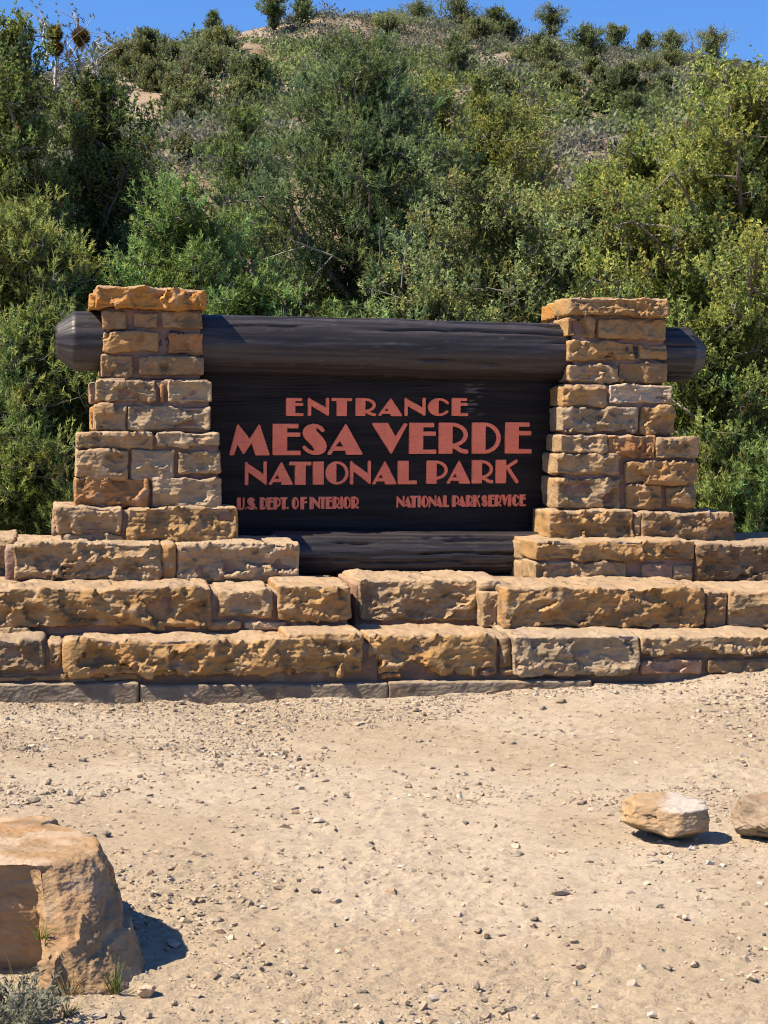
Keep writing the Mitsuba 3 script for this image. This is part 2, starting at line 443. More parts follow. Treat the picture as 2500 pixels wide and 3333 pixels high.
for i, (b, w, tone) in enumerate([(c2(752, 318, 860, 400), WA - .33, 'tan'), (c2(752, 415, 860, 500), WA - .33, 'pink'), (c2(752, 512, 860, 592), WA - .33, 'tan'), (c2(730, 614, 840, 700), WD - .36, 'tan'), (c2(730, 706, 840, 806), WD - .36, 'pale'),
                                  (c2(704, 826, 800, 905), WF - .37, 'tan'), (c2(700, 912, 800, 1000), WF - .37, 'ochre'), (c2(697, 1012, 800, 1130), WF - .36, 'tan'),
                                  (c2(1120, 318, 1212, 400), WA - .33, 'tan'), (c2(1120, 415, 1214, 500), WA - .33, 'pink'), (c2(1120, 512, 1212, 592), WA - .33, 'tan'), (c2(1130, 614, 1240, 700), WD - .36, 'tan'), (c2(1130, 706, 1245, 806), WD - .36, 'pale'),
                                  (c2(1240, 830, 1350, 915), WF - .37, 'tan'), (c2(1240, 925, 1350, 1010), WF - .37, 'ochre'), (c2(1240, 1020, 1340, 1130), WF - .37, 'tan')]):
    put_stone(rp, *b, w, 0.27, seed=140 + i, tone=tone, dark=.12, res=0.014)
put_core(rp, *c2(812, 296, 1210, 602), WA - .028, 0.56, seed=160)
put_core(rp, *c2(786, 600, 1240, 822), WD - .03, 0.64, seed=161)
put_core(rp, *c2(775, 826, 1345, 1150), WF - .032, 0.70, seed=162)
for i, (b, w, tone, dk) in enumerate([(c2(712, 1146, 1084, 1268), W4, 'ochre', .45), (c2(1084, 1155, 1116, 1268), W4 - .012, 'tan', .3), (c2(1114, 1152, 1520, 1282), W4 + .004, 'brown', .75), (c2(648, 1150, 770, 1262), W4 - .42, 'tan', .1)]):
    put_stone(rp, *b, w, 0.40 if i != 3 else 0.4, seed=170 + i, tone=tone, dark=dk, rough=1.2, rad=0.02)
put_core(rp, *c2(735, 1160, 1505, 1292), W4 - .032, 0.80, seed=176)

# stepped base
bs = thing('stepped_stone_base', 'long stepped base of big sandstone blocks on a grey concrete footing under the sign', 'stone wall')
K3 = 0.03
for i, (b, w, tone, dk, ro) in enumerate([(c1(-60, 1256, 70, 1402), W3 - .28, 'tan', .1, 1.0), (c1(60, 1284, 700, 1449), W3 + .01, 'tan', .6, 1.35), (c1(697, 1286, 760, 1442), W3 - .006, 'ochre', .3, .7), (c1(761, 1284, 1294, 1462), W3, 'pale', .25, 1.1),
                                          (c4(652, 214, 1346, 297), W3 + .005, 'ochre', .6, 1.1), (c4(650, 303, 1052, 388), W3, 'tan', .3, 1.1), (c4(1108, 310, 1251, 378), W3 - .012, 'pink', .1, .6), (c4(1250, 310, 1336, 391), W3 - .004, 'tan', .15, 1.0),
                                          (c4(1349, 232, 1760, 390), W3 + .012, 'dark', .7, 1.25), (c4(1765, 232, 2150, 390), W3, 'tan', .4, 1.0), (c4(585, 216, 680, 298), W3 - .30, 'tan', .1, .8), (c4(588, 300, 680, 388), W3 - .30, 'tan', .1, .9)]):
    put_stone(bs, *b, w, 0.5 if i not in (0, 10, 11) else 0.6, K3, seed=200 + i, tone=tone, dark=dk, rough=ro, rad=0.018)
put_core(bs, *c1(20, 1300, 1276, 1480), W3 - .034, 1.0, K3, seed=215)
put_core(bs, *c4(668, 226, 2150, 410), W3 - .034, 1.0, K3, seed=216)
for i, (b, w, tone, dk, ro) in enumerate([(c3(-430, 416, 918, 582), W2 + .015, 'ochre', .55, 1.4), (c3(940, 424, 1180, 543), W2 + .002, 'tan', .3, 1.0), (c3(1203, 408, 1523, 562), W2 + .014, 'ochre', .25, 1.0),
                                          (c4(-108, 382, 408, 562), W2 - .27, 'tan', .4, 1.25), (c4(408, 384, 505, 560), W2 - .20, 'pale', .15, 1.0), (c4(520, 416, 1390, 590), W2 + .02, 'ochre', .5, 1.6),
                                          (c4(1394, 428, 1488, 590), W2 + .006, 'brown', .5, 1.2), (c4(1493, 428, 1900, 590), W2 + .01, 'tan', .3, 1.1), (c4(1905, 428, 2300, 590), W2 + .01, 'ochre', .4, 1.1),
                                          (c3(650, 584, 715, 603), W2 - .012, 'tan', .1, .5), (c3(793, 567, 897, 601), W2 - .01, 'pink', .2, .6), (c3(898, 560, 1046, 601), W2 - .006, 'tan', .2, .7), (c3(1054, 558, 1241, 599), W2 - .008, 'pale', .1, .6),
                                          (c3(1259, 563, 1345, 601), W2 - .01, 'pink', .1, .6), (c3(1369, 572, 1440, 598), W2 - .012, 'grey', .1, .5), (c3(-200, 586, 130, 627), W2 + .03, 'tan', .4, .6),
                                          (c4(1185, 563, 1341, 600), W2 - .008, 'tan', .1, .6), (c4(420, 430, 540, 585), W2 - .14, 'tan', .05, .9)]):
    put_stone(bs, *b, w, 0.62 if i < 9 else 0.3, WK2, seed=230 + i, tone=tone, dark=dk, rough=ro, rad=0.02)
put_core(bs, *c3(-430, 436, 1506, 640), W2 - .034, 1.2, WK2, seed=250)
put_core(bs, *c4(-130, 396, 560, 640), W2 - .31, 0.9, WK2, seed=251)
put_core(bs, *c4(540, 436, 2300, 640), W2 - .034, 1.2, WK2, seed=252)
for i, (b, w, tone, dk, ro) in enumerate([(c3(-420, 640, 198, 782), W1 + .01, 'dark', .8, 1.2), (c3(204, 652, 273, 757), W1 - .008, 'brown', .4, .8), (c3(274, 642, 1572, 790), W1 + .012, 'ochre', .35, 1.6), (c3(1236, 612, 1572, 662), W1 + .016, 'ochre', .6, .8),
                                          (c4(-72, 622, 494, 786), W1 - .02, 'ochre', .45, 1.4), (c4(494, 634, 556, 770), W1 - .03, 'dark', .6, .8), (c4(560, 622, 1111, 796), W1 + .012, 'grey', .45, 1.1), (c4(1111, 626, 1760, 702), W1 + .014, 'tan', .35, 1.1), (c4(1765, 626, 2300, 720), W1 + .01, 'ochre', .35, 1.1),
                                          (c4(1112, 728, 1378, 792), W1 - .002, 'pink', .3, .7), (c4(1398, 722, 1760, 792), W1 - .006, 'brown', .5, .7), (c3(365, 776, 456, 808), W1 - .014, 'rust', .3, .5), (c4(-10, 786, 74, 806), W1 - .008, 'orange', .1, .6),
                                          (c4(412, 762, 470, 800), W1 - .012, 'pink', .2, .6), (c4(500, 760, 570, 798), W1 - .012, 'brown', .4, .6), (c4(738, 756, 832, 800), W1 + .018, 'tan', .2, .6), (c4(910, 762, 1062, 800), W1 + .016, 'brown', .2, .4),
                                          (c3(-420, 786, 600, 822), W1 - .02, 'brown', .3, .5)]):
    put_stone(bs, *b, w, 0.5 if i < 9 else 0.25, WK1, seed=260 + i, tone=tone, dark=dk, rough=ro, rad=0.022)
put_core(bs, *c3(-430, 660, 1640, 870), W1 - .034, 1.0, WK1, seed=280, tone=(0.27, 0.185, 0.135))
put_core(bs, *c4(-60, 660, 2300, 870), W1 - .040, 1.0, WK1, seed=281, tone=(0.27, 0.185, 0.135))
for i, (a, b) in enumerate([(c3(-420, 830, 604, 1010), 0.018), (c3(602, 832, 1680, 1010), 0.015), (c4(21, 818, 902, 990), 0.024), (c4(902, 826, 2300, 990), 0.016)]):
    put_stone(bs, *a, W1 + b, 0.3, WK1, name='concrete_footing', seed=290 + i, rough=0.16, res=0.012, rad=0.012, wob=0.5, tone=(0.30, 0.25, 0.19), dark=0.35, bed=0.0)


# ------------------------------------------------------------------ logs
def log_mesh(u0, z0, u1, z1, w, r0, r1, seed, chamfer=(0.10, 0.10), nseg=170, step=0.016, cracks=16):
    n = int((u1 - u0) / step)
    s = np.linspace(0, 1, n)
    ph = np.arange(nseg) / nseg * 2 * np.pi
    S, PH = np.meshgrid(s, ph, indexing='ij')
    X = u0 + (u1 - u0) * S
    r = r0 + (r1 - r0) * S
    P = np.stack([X, np.cos(PH), np.sin(PH)], -1)
    r = r + 0.020 * (fbm(np.stack([X * 1.6, np.cos(PH) * 1.5, np.sin(PH) * 1.5], -1) + seed, 3, seed) - 0.5)
    # adze flats, grain, drying cracks
    r = r + 0.007 * (fbm(np.stack([X * 4, np.cos(PH) * 4, np.sin(PH) * 4], -1) + 4, 2, seed + 1) - 0.5)
    r = r + 0.0026 * (fbm(np.stack([X * 11, np.cos(PH) * 60, np.sin(PH) * 60], -1), 2, seed + 22) - 0.5)
    r = r + 0.0030 * (fbm(np.stack([X * 5, np.cos(PH) * 26, np.sin(PH) * 26], -1), 2, seed + 2) - 0.5)
    crk = np.zeros_like(r)
    rng = np.random.default_rng(seed)
    for c in range(cracks):
        a0, b0 = rng.random(2)
        lo, hi = a0 * 0.75, a0 * 0.75 + (0.14 + 0.45 * b0) * (1 if c % 2 else 0.6)
        phi = rng.uniform(-0.15, 0.62) * np.pi if c < cracks * 0.7 else rng.uniform(0, 2 * np.pi)
        line = phi + 0.30 * (fbm(np.stack([s * 9, 0 * s, 0 * s + c], -1), 3, seed + 5 + c) - 0.5)
        dd = np.abs((PH - line[:, None] + np.pi) % (2 * np.pi) - np.pi) * r
        ends = sst(lo, lo + 0.03, s) * sst(hi, hi - 0.05, s) * np.clip(0.35 + 1.3 * noise(np.stack([s * 30, 0 * s + c, 0 * s], -1), seed + 40), 0, 1)
        crk = np.maximum(crk, np.exp(-(dd / (0.0070 if c % 3 else 0.0095)) ** 2) * ends[:, None])
    r = r - 0.014 * crk
    # hewn ends: the taper is cut in flat facets
    fac = 9
    cosf = np.cos(((PH + 0.3 * seed) % (2 * np.pi / fac)) - np.pi / fac)
    for side, ln in ((0, chamfer[0]), (1, chamfer[1])):
        if ln:
            dist = (X - u0) if side == 0 else (u1 - X)
            t = np.clip(1 - dist / ln, 0, 1)
            tgt = 0.50 * r0 / np.maximum(cosf, 0.5)
            r = np.where(t > 0, np.minimum(r, r * (1 - t) + tgt * t + 0.004 * (noise(P * 9, seed) - 0.5)), r)
    Z = z0 + (z1 - z0) * S + r * np.sin(PH)
    W = w + r * np.cos(PH)
    v = np.stack([X, W, Z], -1).reshape(-1, 3)
    i = (np.arange(n - 1)[:, None] * nseg + np.arange(nseg)[None])
    j = (np.arange(n - 1)[:, None] * nseg + (np.arange(nseg)[None] + 1) % nseg)
    f = np.vstack([np.stack([i, i + nseg, j + nseg], -1).reshape(-1, 3), np.stack([i, j + nseg, j], -1).reshape(-1, 3)])
    caps = np.array([[u0, w, z0], [u1, w, z1]])
    k = np.arange(nseg)
    f = np.vstack([f, np.stack([0 * k + len(v), k, (k + 1) % nseg], 1), np.stack([0 * k + len(v) + 1, (n - 1) * nseg + (k + 1) % nseg, (n - 1) * nseg + k], 1)])
    v = np.vstack([v, caps])
    q = np.stack([X * 1.5, np.cos(PH) * 9, np.sin(PH) * 9], -1).reshape(-1, 3)
    g = fbm(q, 3, seed + 8)[:, None]
    fine = fbm(np.stack([X * 22, np.cos(PH) * 70, np.sin(PH) * 70], -1).reshape(-1, 3), 2, seed + 9)[:, None]
    col = lerp(np.array([0.019, 0.0175, 0.0195]), np.array([0.042, 0.039, 0.043]), sst(0.35, 0.68, g)) * (0.8 + 0.4 * fine)
    scuff = sst(0.66, 0.76, fbm(np.stack([X * 11, np.cos(PH) * 8, np.sin(PH) * 8], -1).reshape(-1, 3) + 5, 3, seed + 12))[:, None]
    col = lerp(col, np.array([0.22, 0.205, 0.205]), 0.10 * scuff)
    col = lerp(col, np.array([0.006, 0.005, 0.005]), 0.9 * crk.reshape(-1, 1))
    col = np.vstack([col, col[:2] * 0 + 0.05])
    # orientation: the wall frame is left-handed
    m = trimesh.Trimesh(world(v), f, process=False)
    return (m.vertices, m.faces if m.volume > 0 else m.faces[:, ::-1]), col


BW = 0.02
la, za = at(180, 1109, BW)
lb, zb = at(2282, 1157, BW)
m, col = log_mesh(la, za, lb, zb, BW, 0.188, 0.186, 3, chamfer=(0.115, 0.11))
scene['beam_log'] = ply(m, 'log_mat', smooth=True, color=col)
labels['beam_log'] = {'label': 'thick dark painted log beam with hewn ends running through both pillars', 'category': 'log'}
la, za = at(880, 1799, 0.14)
lb, zb = at(1760, 1800, 0.14)
m, col = log_mesh(la, za, lb, zb, 0.14, 0.142, 0.138, 5, chamfer=(0, 0), cracks=14)
scene['sill_log'] = ply(m, 'log_mat', smooth=True, color=col)
labels['sill_log'] = {'label': 'dark cracked log lying below the sign board', 'category': 'log'}

# ------------------------------------------------------------------ sign board
sb = thing('sign_board', 'dark carved wooden board with salmon red lettering between the pillars', 'sign')
ua, zt = at(560, 1190, 0)
ub, _ = at(1880, 1190, 0)
_, zb = at(1250, 1790, 0)
n1, n2 = int((ub - ua) / 0.015), int((zt - zb) / 0.0045)
A, B = np.meshgrid(np.linspace(ua, ub, n1), np.linspace(zb, zt, n2))
q = np.stack([A, B, 0 * A], -1)
gr = fbm(q * np.array([3.0, 85, 1]), 3, 31) - 0.5
carve = (fbm(q * np.array([5, 26, 1]) + 3, 2, 33) - 0.5)
wav = sst(0.56, 0.66, fbm(q * np.array([1.6, 2.2, 1]) + 9, 2, 35)) * np.sin(B * 330 + 9 * noise(q * np.array([9, 9, 1]), 36))
W = 0.0060 * gr + 0.0055 * carve + 0.0016 * wav
v = np.stack([A, W, B], -1).reshape(-1, 3)
i = (np.arange(n2 - 1)[:, None] * n1 + np.arange(n1 - 1)[None]).ravel()
f = np.vstack([np.stack([i, i + 1, i + n1 + 1], 1), np.stack([i, i + n1 + 1, i + n1], 1)])
rim = np.concatenate([np.arange(n1), np.arange(1, n2) * n1 + n1 - 1, (n2 - 1) * n1 + np.arange(n1 - 2, -1, -1), np.arange(n2 - 2, 0, -1) * n1])
bk = v[rim].copy()
bk[:, 1] = -0.07
nb = len(v)
v = np.vstack([v, bk, [[(ua + ub) / 2, -0.07, (zb + zt) / 2]]])
kk = np.arange(len(rim))
f = np.vstack([f, np.stack([rim, nb + kk, rim[(kk + 1) % len(rim)]], 1), np.stack([rim[(kk + 1) % len(rim)], nb + kk, nb + (kk + 1) % len(rim)], 1), np.stack([0 * kk + len(v) - 1, nb + (kk + 1) % len(rim), nb + kk], 1)])
c0 = lerp(np.array([0.0075, 0.0062, 0.0068]), np.array([0.016, 0.0135, 0.0145]), sst(0.3, 0.7, fbm(q.reshape(-1, 3) * np.array([2, 30, 1]), 3, 37))[:, None])
um, zm = at(1545, 1300, 0)
sc = sst(0.09, 0.02, np.abs(q[..., 0] - um)) * sst(0.14, 0.05, np.abs(q[..., 1] - zm)) * sst(0.55, 0.7, fbm(q * np.array([14, 110, 1]), 2, 39))
c0 = lerp(c0, np.array([0.16, 0.15, 0.15]), 0.7 * sc.reshape(-1, 1))
col = np.vstack([c0, np.full((len(v) - nb, 3), 0.03)])
mm = trimesh.Trimesh(world(v), f, process=False)
put('panel', ply((mm.vertices, mm.faces if mm.face_normals[0] @ NV > 0 else mm.faces[:, ::-1]), 'paint_mat', smooth=True, color=col), sb)


def P_(*pts):
    return Polygon(pts)


def ell(cx, cy, rx, ry):
    return affinity.scale(Point(cx, cy).buffer(1, 24), rx, ry, origin=(cx, cy))


def ring(cx, cy, rx, ry, tx, ty):
    return ell(cx, cy, rx, ry).difference(ell(cx, cy, rx - tx, ry - ty))


def bowl(y0, y1, x=0.42):
    return ring(x, (y0 + y1) / 2, 1.0 - x, (y1 - y0) / 2, 0.12, 0.085).intersection(sbox(x, -1, 2, 2))


G = {
    'I': sbox(0, 0, 1, 1),
    'E': unary_union([sbox(0, 0, .5, 1), sbox(0, .885, .91, 1), sbox(.4, .605, .98, .715), sbox(0, 0, 1, .115)]),
    'F': unary_union([sbox(0, 0, .5, 1), sbox(0, .885, .95, 1), sbox(.4, .53, 1, .65)]),
    'L': unary_union([sbox(0, 0, .55, 1), sbox(0, 0, 1, .125)]),
    'T': unary_union([sbox(.27, 0, .74, 1), sbox(0, .88, 1, 1)]),
    'N': unary_union([P_((0, 0), (0, 1), (.08, 1), (.12, .62), (.12, 0)), P_((0, 1), (.90, .43), (1, .3), (1, 0), (.05, .66)), sbox(.885, .05, 1, 1.02)]),
    'A': P_((0, 0), (.52, 1), (1, 0), (.54, 0), (.53, .13), (.16, .13), (.10, 0)).difference(P_((.20, .24), (.47, .24), (.36, .47))),
    'V': P_((0, 1), (.44, 1), (.665, .55), (.92, 1), (1, .98), (.55, 0)),
    'M': P_((0, 0), (.2, 1), (.505, .5), (.745, 1), (1, 0), (.66, 0), (.555, .42), (.35, .03), (.19, .37), (.1, 0)),
    'O': unary_union([ell(.5, .5, .5, .5).intersection(sbox(-1, -1, .45, 2)), ring(.5, .5, .5, .5, .1, .07)]),
    'C': unary_union([ell(.52, .5, .52, .5).intersection(sbox(-1, -1, .48, 2)), ring(.52, .5, .56, .5, .1, .085).difference(sbox(.5, .27, 2, .70))]),
    'D': unary_union([sbox(0, 0, .46, 1), bowl(0, 1)]),
    'P': unary_union([sbox(0, 0, .46, 1), bowl(.19, 1)]),
    'R': unary_union([sbox(0, 0, .46, 1), bowl(.22, 1), LineString([(.46, .24), (.6, .2), (.78, .09), (.97, .055)]).buffer(.055)]),
    'K': unary_union([sbox(0, 0, .45, 1), LineString([(.45, .66), (.92, .96)]).buffer(.055), LineString([(.52, .70), (.96, .05)]).buffer(.06)]),
    'U': P_((0, 1), (.48, 1), (.48, .18), (.6, .1), (.76, .12), (.87, .28), (.87, 1), (1, 1), (1, .26), (.88, .06), (.68, 0), (.4, 0), (.14, .05), (0, .2)),
    'S': P_((.53, .885), (.57, .76), (.83, .55), (.97, .38), (1, .26), (.95, .13), (.84, .05), (.66, 0), (.45, .0), (.25, .05), (.08, .14), (0, .23), (.05, .28), (.12, .25), (.25, .16), (.40, .105), (.5, .1), (.5, .16), (.42, .28), (.2, .45), (.06, .58), (0, .72), (.06, .86),
            (.2, .95), (.42, 1), (.62, .98), (.8, .91), (.9, .81), (.87, .75), (.79, .77), (.68, .85), (.58, .895)).buffer(.02).buffer(-.02),
    '.': ell(.5, .5, .5, .5)}


def letter(ch, x0, y0, x1, y1):
    a, zb_ = at(x0, y1, 0.0)
    b, _ = at(x1, y1, 0.0)
    _, zt_ = at((x0 + x1) / 2, y0, 0.0)
    sx, sz = b - a, zt_ - zb_
    g = affinity.affine_transform(G[ch], [sx, 0, 0, sz, a, zb_])
    r = 0.05 * min(sx, sz) if ch != '.' else 0
    r = min(r, 0.0035)
    g = g.buffer(-r).buffer(r * 1.3) if r and not g.buffer(-r).is_empty else g
    g = g.simplify(0.0004)
    parts = []
    for d, lift in ((0.0028 if sz > .07 else 0.0008, 0.0), (0.0, 0.007)):
        gg = g.buffer(d)
        for poly in getattr(gg, 'geoms', [gg]):
            e = trimesh.creation.extrude_polygon(poly, 0.012, engine='earcut')
            vv = np.array(e.vertices)
            vv = np.stack([vv[:, 0], vv[:, 2] - 0.007 + lift, vv[:, 1]], 1)
            parts.append(trimesh.Trimesh(world(vv), e.faces, process=False))
    e = trimesh.util.concatenate(parts)
    put('letter', ply(e, 'letter_mat'), sb)


ROWS = [('ENTRANCE', [(932, 986), (1003, 1069), (1079, 1144), (1158, 1221), (1231, 1308), (1317, 1383), (1396, 1458), (1471, 1522)], (1297, 1352), (1297, 1352)),
        ('MESA', [(747, 876), (888, 977), (985, 1062), (1065, 1179)], (1381, 1480), (1380, 1478)),
        ('VERDE', [(1210, 1324), (1332, 1418), (1428, 1520), (1536, 1627), (1644, 1728)], (1378, 1476), (1376, 1474)),
        ('NATIONAL', [(798, 866), (875, 952), (942, 1011), (1019, 1052), (1060, 1132), (1140, 1205), (1212, 1289), (1295, 1355)], (1505, 1577), (1501, 1574)),
        ('PARK', [(1388, 1455), (1454, 1529), (1536, 1602), (1613, 1684)], (1500, 1573), (1498, 1571))]
A_ = [('U', 45, 135), ('.', 148, 170), ('S', 178, 275), ('.', 280, 303), ('D', 340, 425), ('E', 432, 503), ('P', 513, 600), ('T', 605, 685), ('.', 679, 710), ('O', 750, 832), ('F', 862, 940), ('I', 978, 1010), ('N', 1015, 1105), ('T', 1110, 1178), ('E', 1187, 1265), ('R', 1275, 1360), ('I', 1372, 1400), ('O', 1408, 1500), ('R', 1513, 1603)]
B_ = [('N', 42, 130), ('A', 130, 218), ('T', 208, 290), ('I', 300, 330), ('O', 343, 425), ('N', 437, 520), ('A', 515, 600), ('L', 612, 678), ('P', 722, 803), ('A', 790, 885), ('R', 893, 970), ('K', 975, 1060), ('S', 1085, 1150), ('E', 1165, 1240), ('R', 1243, 1320), ('V', 1325, 1402), ('I', 1408, 1440), ('C', 1460, 1535), ('E', 1550, 1620)]
for word, xs, ya, yb in ROWS:
    for i, (ch, (x0, x1)) in enumerate(zip(word, xs)):
        t = i / (len(word) - 1)
        letter(ch, x0, ya[0] + (yb[0] - ya[0]) * t, x1, ya[1] + (yb[1] - ya[1]) * t)
for row, ox, oy, s, (t0, t1), (b0, b1) in ((A_, 760, 1600, .25316, (82, 68), (231, 213)), (B_, 1280, 1590, .26522, (96, 76), (229, 211))):
    for ch, x0, x1 in row:
        t = (x0 - row[0][1]) / (row[-1][1] - row[0][1])
        y0, y1 = t0 + (t1 - t0) * t, b0 + (b1 - b0) * t
        if ch == '.':
            y0 = y1 - 28
        letter(ch, ox + x0 * s, oy + y0 * s, ox + x1 * s, oy + y1 * s)


# ------------------------------------------------------------------ loose rocks, boulder, gravel
def rock(n_sub, half, seed, planes=11, soft_=26.0, amp=0.03, flat_top=None, extra=()):
    m = trimesh.creation.icosphere(n_sub)
    d = np.array(m.vertices)
    rng = np.random.default_rng(seed)
    n = unit(rng.normal(0, 1, (planes, 3)))
    dist = rng.uniform(0.72, 1.0, planes)
    if extra:
        n = np.vstack([n, unit(np.array([e[:3] for e in extra], float))])
        dist = np.concatenate([dist, [e[3] for e in extra]])
    inv = np.maximum(d @ n.T / dist, 0.02)
    r = 1 / (np.sum(inv ** soft_, 1) ** (1 / soft_))
    r = np.minimum(r, 1.25)
    p = d * r[:, None]
    if amp:
        p = p * (1 + amp * (2 * (fbm(p * 3 + seed, 4, seed) - 0.5) + 1.2 * chips(p, 0.45, seed, 0.5) / 0.3))[:, None]
    return p * np.asarray(half), np.array(m.faces)


def rotz(a):
    c, s = math.cos(a), math.sin(a)
    return np.array([[c, -s, 0], [s, c, 0], [0, 0, 1.0]])


def fragment(half, seed):
    rng = np.random.default_rng(seed)
    p = unit(rng.normal(0, 1, (13, 3))) * rng.uniform(.75, 1.05, (13, 1))
    h = trimesh.convex.convex_hull(p)
    h = h.subdivide().subdivide()
    v = np.array(h.vertices)
    v = v * (1 + 0.05 * (fbm(v * 3 + seed % 97, 2, 3) - .5))[:, None]
    return v * np.asarray(half), np.array(h.faces)


def put_rock(name, label, cat, pos, half, seed, tone, sub=5, yaw=0.0, sink=0.25, group=None, extra=(), dark=.15, amp=.06, patch=None, planes=11):
    v, f = fragment(half, seed) if sub == 2 else rock(sub, half, seed, extra=extra, amp=amp, planes=planes)
    v = v @ rotz(yaw).T
    v[:, 2] -= v[:, 2].min() + sink * half[2]
    col = stone_colors(v * (0.14 / max(half)) * 1.5, tone, seed, dark, .6)
    if patch:
        col = patch(v, col)
    v = v + np.asarray(pos)
    key = fresh(name)
    scene[key] = ply((v, f), 'stone_mat', smooth=True if sub > 3 else False, color=col)
    labels[key] = {'label': label, 'category': cat}
    if group:
        labels[key]['group'] = group
    return key


def gpos(px, py):
    p = on_ground(px, py)
    for _ in range(4):
        p = on_ground(px, py, float(ground_z(p[0], p[1])))
    return p


def white_patch(v, col):
    m = 0.85 * sst(0.118, 0.128, v[:, 2]) * sst(-0.05, 0.02, v[:, 0] + 0.05 * (fbm(v * 25, 3, 4) - 0.5) - 0.25 * (v[:, 1] + .02))
    return lerp(col, np.array([0.43, 0.405, 0.37]), m[:, None])


p = gpos(2185, 2755)
put_rock('sandstone_rock', 'angular buff sandstone rock with a white patch on top lying on the gravel', 'rock', p + [0.0, 0.10, 0], (0.155, 0.12, 0.080), 401, (0.47, 0.345, 0.21), sub=5, yaw=0.0, sink=0.02, dark=.2, amp=.05, patch=white_patch, planes=0,
         extra=((0.10, -0.16, 1, 0.78), (-1, -0.15, 0.10, 0.97), (1, 0.0, 0.05, 0.93), (-0.28, -0.9, 0.22, 0.86), (0.55, -0.8, 0.05, 0.92), (0, 1, 0, 0.9), (-0.55, -0.3, -0.75, .74), (.35, -.5, -.75, .86), (0, 0, -1, 1.0), (.7, .3, -.6, .95)))
p = gpos(2508, 2752)
put_rock('sandstone_rock', 'rounded buff and grey rock cut off by the right edge of the view', 'rock', p + [0.03, 0.10, 0], (0.125, 0.12, 0.080), 405, (0.36, 0.285, 0.205), sub=5, yaw=0.2, sink=0.04, dark=.35, amp=.06, planes=0,
         extra=((-0.9, -0.35, 0.25, 0.85), (0, -.2, 1, 0.85), (0.15, -0.95, 0.2, 0.85), (1, 0, 0, .9), (0, 1, 0, .9), (0, 0, -1, .9), (-.5, -.5, -.7, .85)))

# the boulder: lofted between a foot outline and a top outline
foot = np.array([(-0.645, 4.53), (-0.70, 4.44), (-0.80, 4.385), (-0.872, 4.41), (-0.895, 4.62), (-1.08, 4.57), (-1.35, 4.42), (-1.75, 4.55), (-1.85, 5.1), (-1.5, 5.4), (-1.0, 5.32), (-0.83, 5.02), (-0.70, 4.74)])
top = np.array([(-0.850, 4.665), (-0.875, 4.60), (-0.915, 4.54), (-0.950, 4.515), (-0.990, 4.527), (-1.10, 4.512), (-1.30, 4.44), (-1.62, 4.60), (-1.68, 4.95), (-1.40, 5.15), (-1.06, 5.12), (-0.91, 4.98), (-0.855, 4.80)])


def resample(pl, m):
    q = np.vstack([pl, pl[:1]])
    s = np.arange(len(q))
    t = np.linspace(0, len(pl), m, endpoint=False)
    return np.stack([np.interp(t, s, q[:, 0]), np.interp(t, s, q[:, 1])], 1)


M = 13 * 34
fo, to = resample(foot, M), resample(top, M)
rings, HB = [], 0.315
for s in np.linspace(-0.12, 1, 56):
    sc_ = max(s, 0)
    rings.append(np.column_stack([lerp(fo, to, sc_), np.full(M, HB * s)]))
ctr = np.array([-1.22, 4.85])
for s in np.linspace(1, 0.02, 42)[1:]:
    q = ctr + (to - ctr) * s
    rings.append(np.column_stack([q, np.full(M, HB) + 0.02 * (1 - s) * (1 + 0 * q[:, 0])]))
v = np.vstack(rings)
nr = len(rings)
i = (np.arange(nr - 1)[:, None] * M + np.arange(M)[None])
j = (np.arange(nr - 1)[:, None] * M + (np.arange(M)[None] + 1) % M)
f = np.vstack([np.stack([i, j, j + M], -1).reshape(-1, 3), np.stack([i, j + M, i + M], -1).reshape(-1, 3)])
f = np.vstack([f, np.stack([np.full(M, len(v)), (nr - 1) * M + np.arange(M), (nr - 1) * M + (np.arange(M) + 1) % M], 1)])
v = np.vstack([v, [[ctr[0], ctr[1], HB + 0.02]]])
mm = trimesh.Trimesh(v, f, process=False)
if mm.volume < 0:
    mm = trimesh.Trimesh(v, f[:, ::-1], process=False)
trimesh.smoothing.filter_laplacian(mm, iterations=2)
n = np.array(mm.vertex_normals)
v = np.array(mm.vertices)
v[:, 2] -= 0.04 * (v[:, 1] - 4.55) * sst(0.1, 0.33, v[:, 2])
side = sst(0.8, 0.4, np.abs(n[:, 2]))
hh = 0.62 * chips(v * np.array([1, 1, 0.7]), 0.20, 503, 0.26) + 0.14 * chips(v * np.array([1, 1, 1.8]), 0.09, 502, 0.24) + 0.008 * (fbm(v * np.array([6, 6, 60]), 3, 503) - 0.5) + 0.010 * (fbm(v * 14, 3, 504) - 0.5) + 0.004 * (fbm(v * 70, 2, 505) - 0.5)
seam = v[:, 0] + 0.775 + 0.10 * (v[:, 2] - 0.15) + 0.02 * (noise(v * np.array([1, 1, 18]), 77) - .5)
hh = hh - 0.018 * np.exp(-(seam / 0.006) ** 2) * side * (v[:, 1] < 4.62) * sst(0.05, 0.09, v[:, 2])
ls = v[:, 2] - (0.055 + (v[:, 0] + 0.80) * 0.85 + 0.03 * (noise(v * 11, 78) - .5))
hh = hh + 0.026 * sst(0.010, -0.006, ls) * sst(-0.82, -0.79, v[:, 0]) * side - 0.012 * sst(-0.81, -0.80, v[:, 0]) * sst(0.07, 0.0, ls) * side
v = v + n * (np.clip(hh, -0.045, 0.045) * (0.16 + 0.84 * side))[:, None]
col = stone_colors(v * np.array([1, 1, 1.6]) * 0.7, (0.47, 0.325, 0.19), 510, 0.05, 1.3)
topm = sst(0.55, 0.85, n[:, 2])[:, None] * sst(0.4, 0.6, fbm(v * 9, 3, 512))[:, None]
col = lerp(col, np.array([0.42, 0.335, 0.25]), 0.8 * topm)
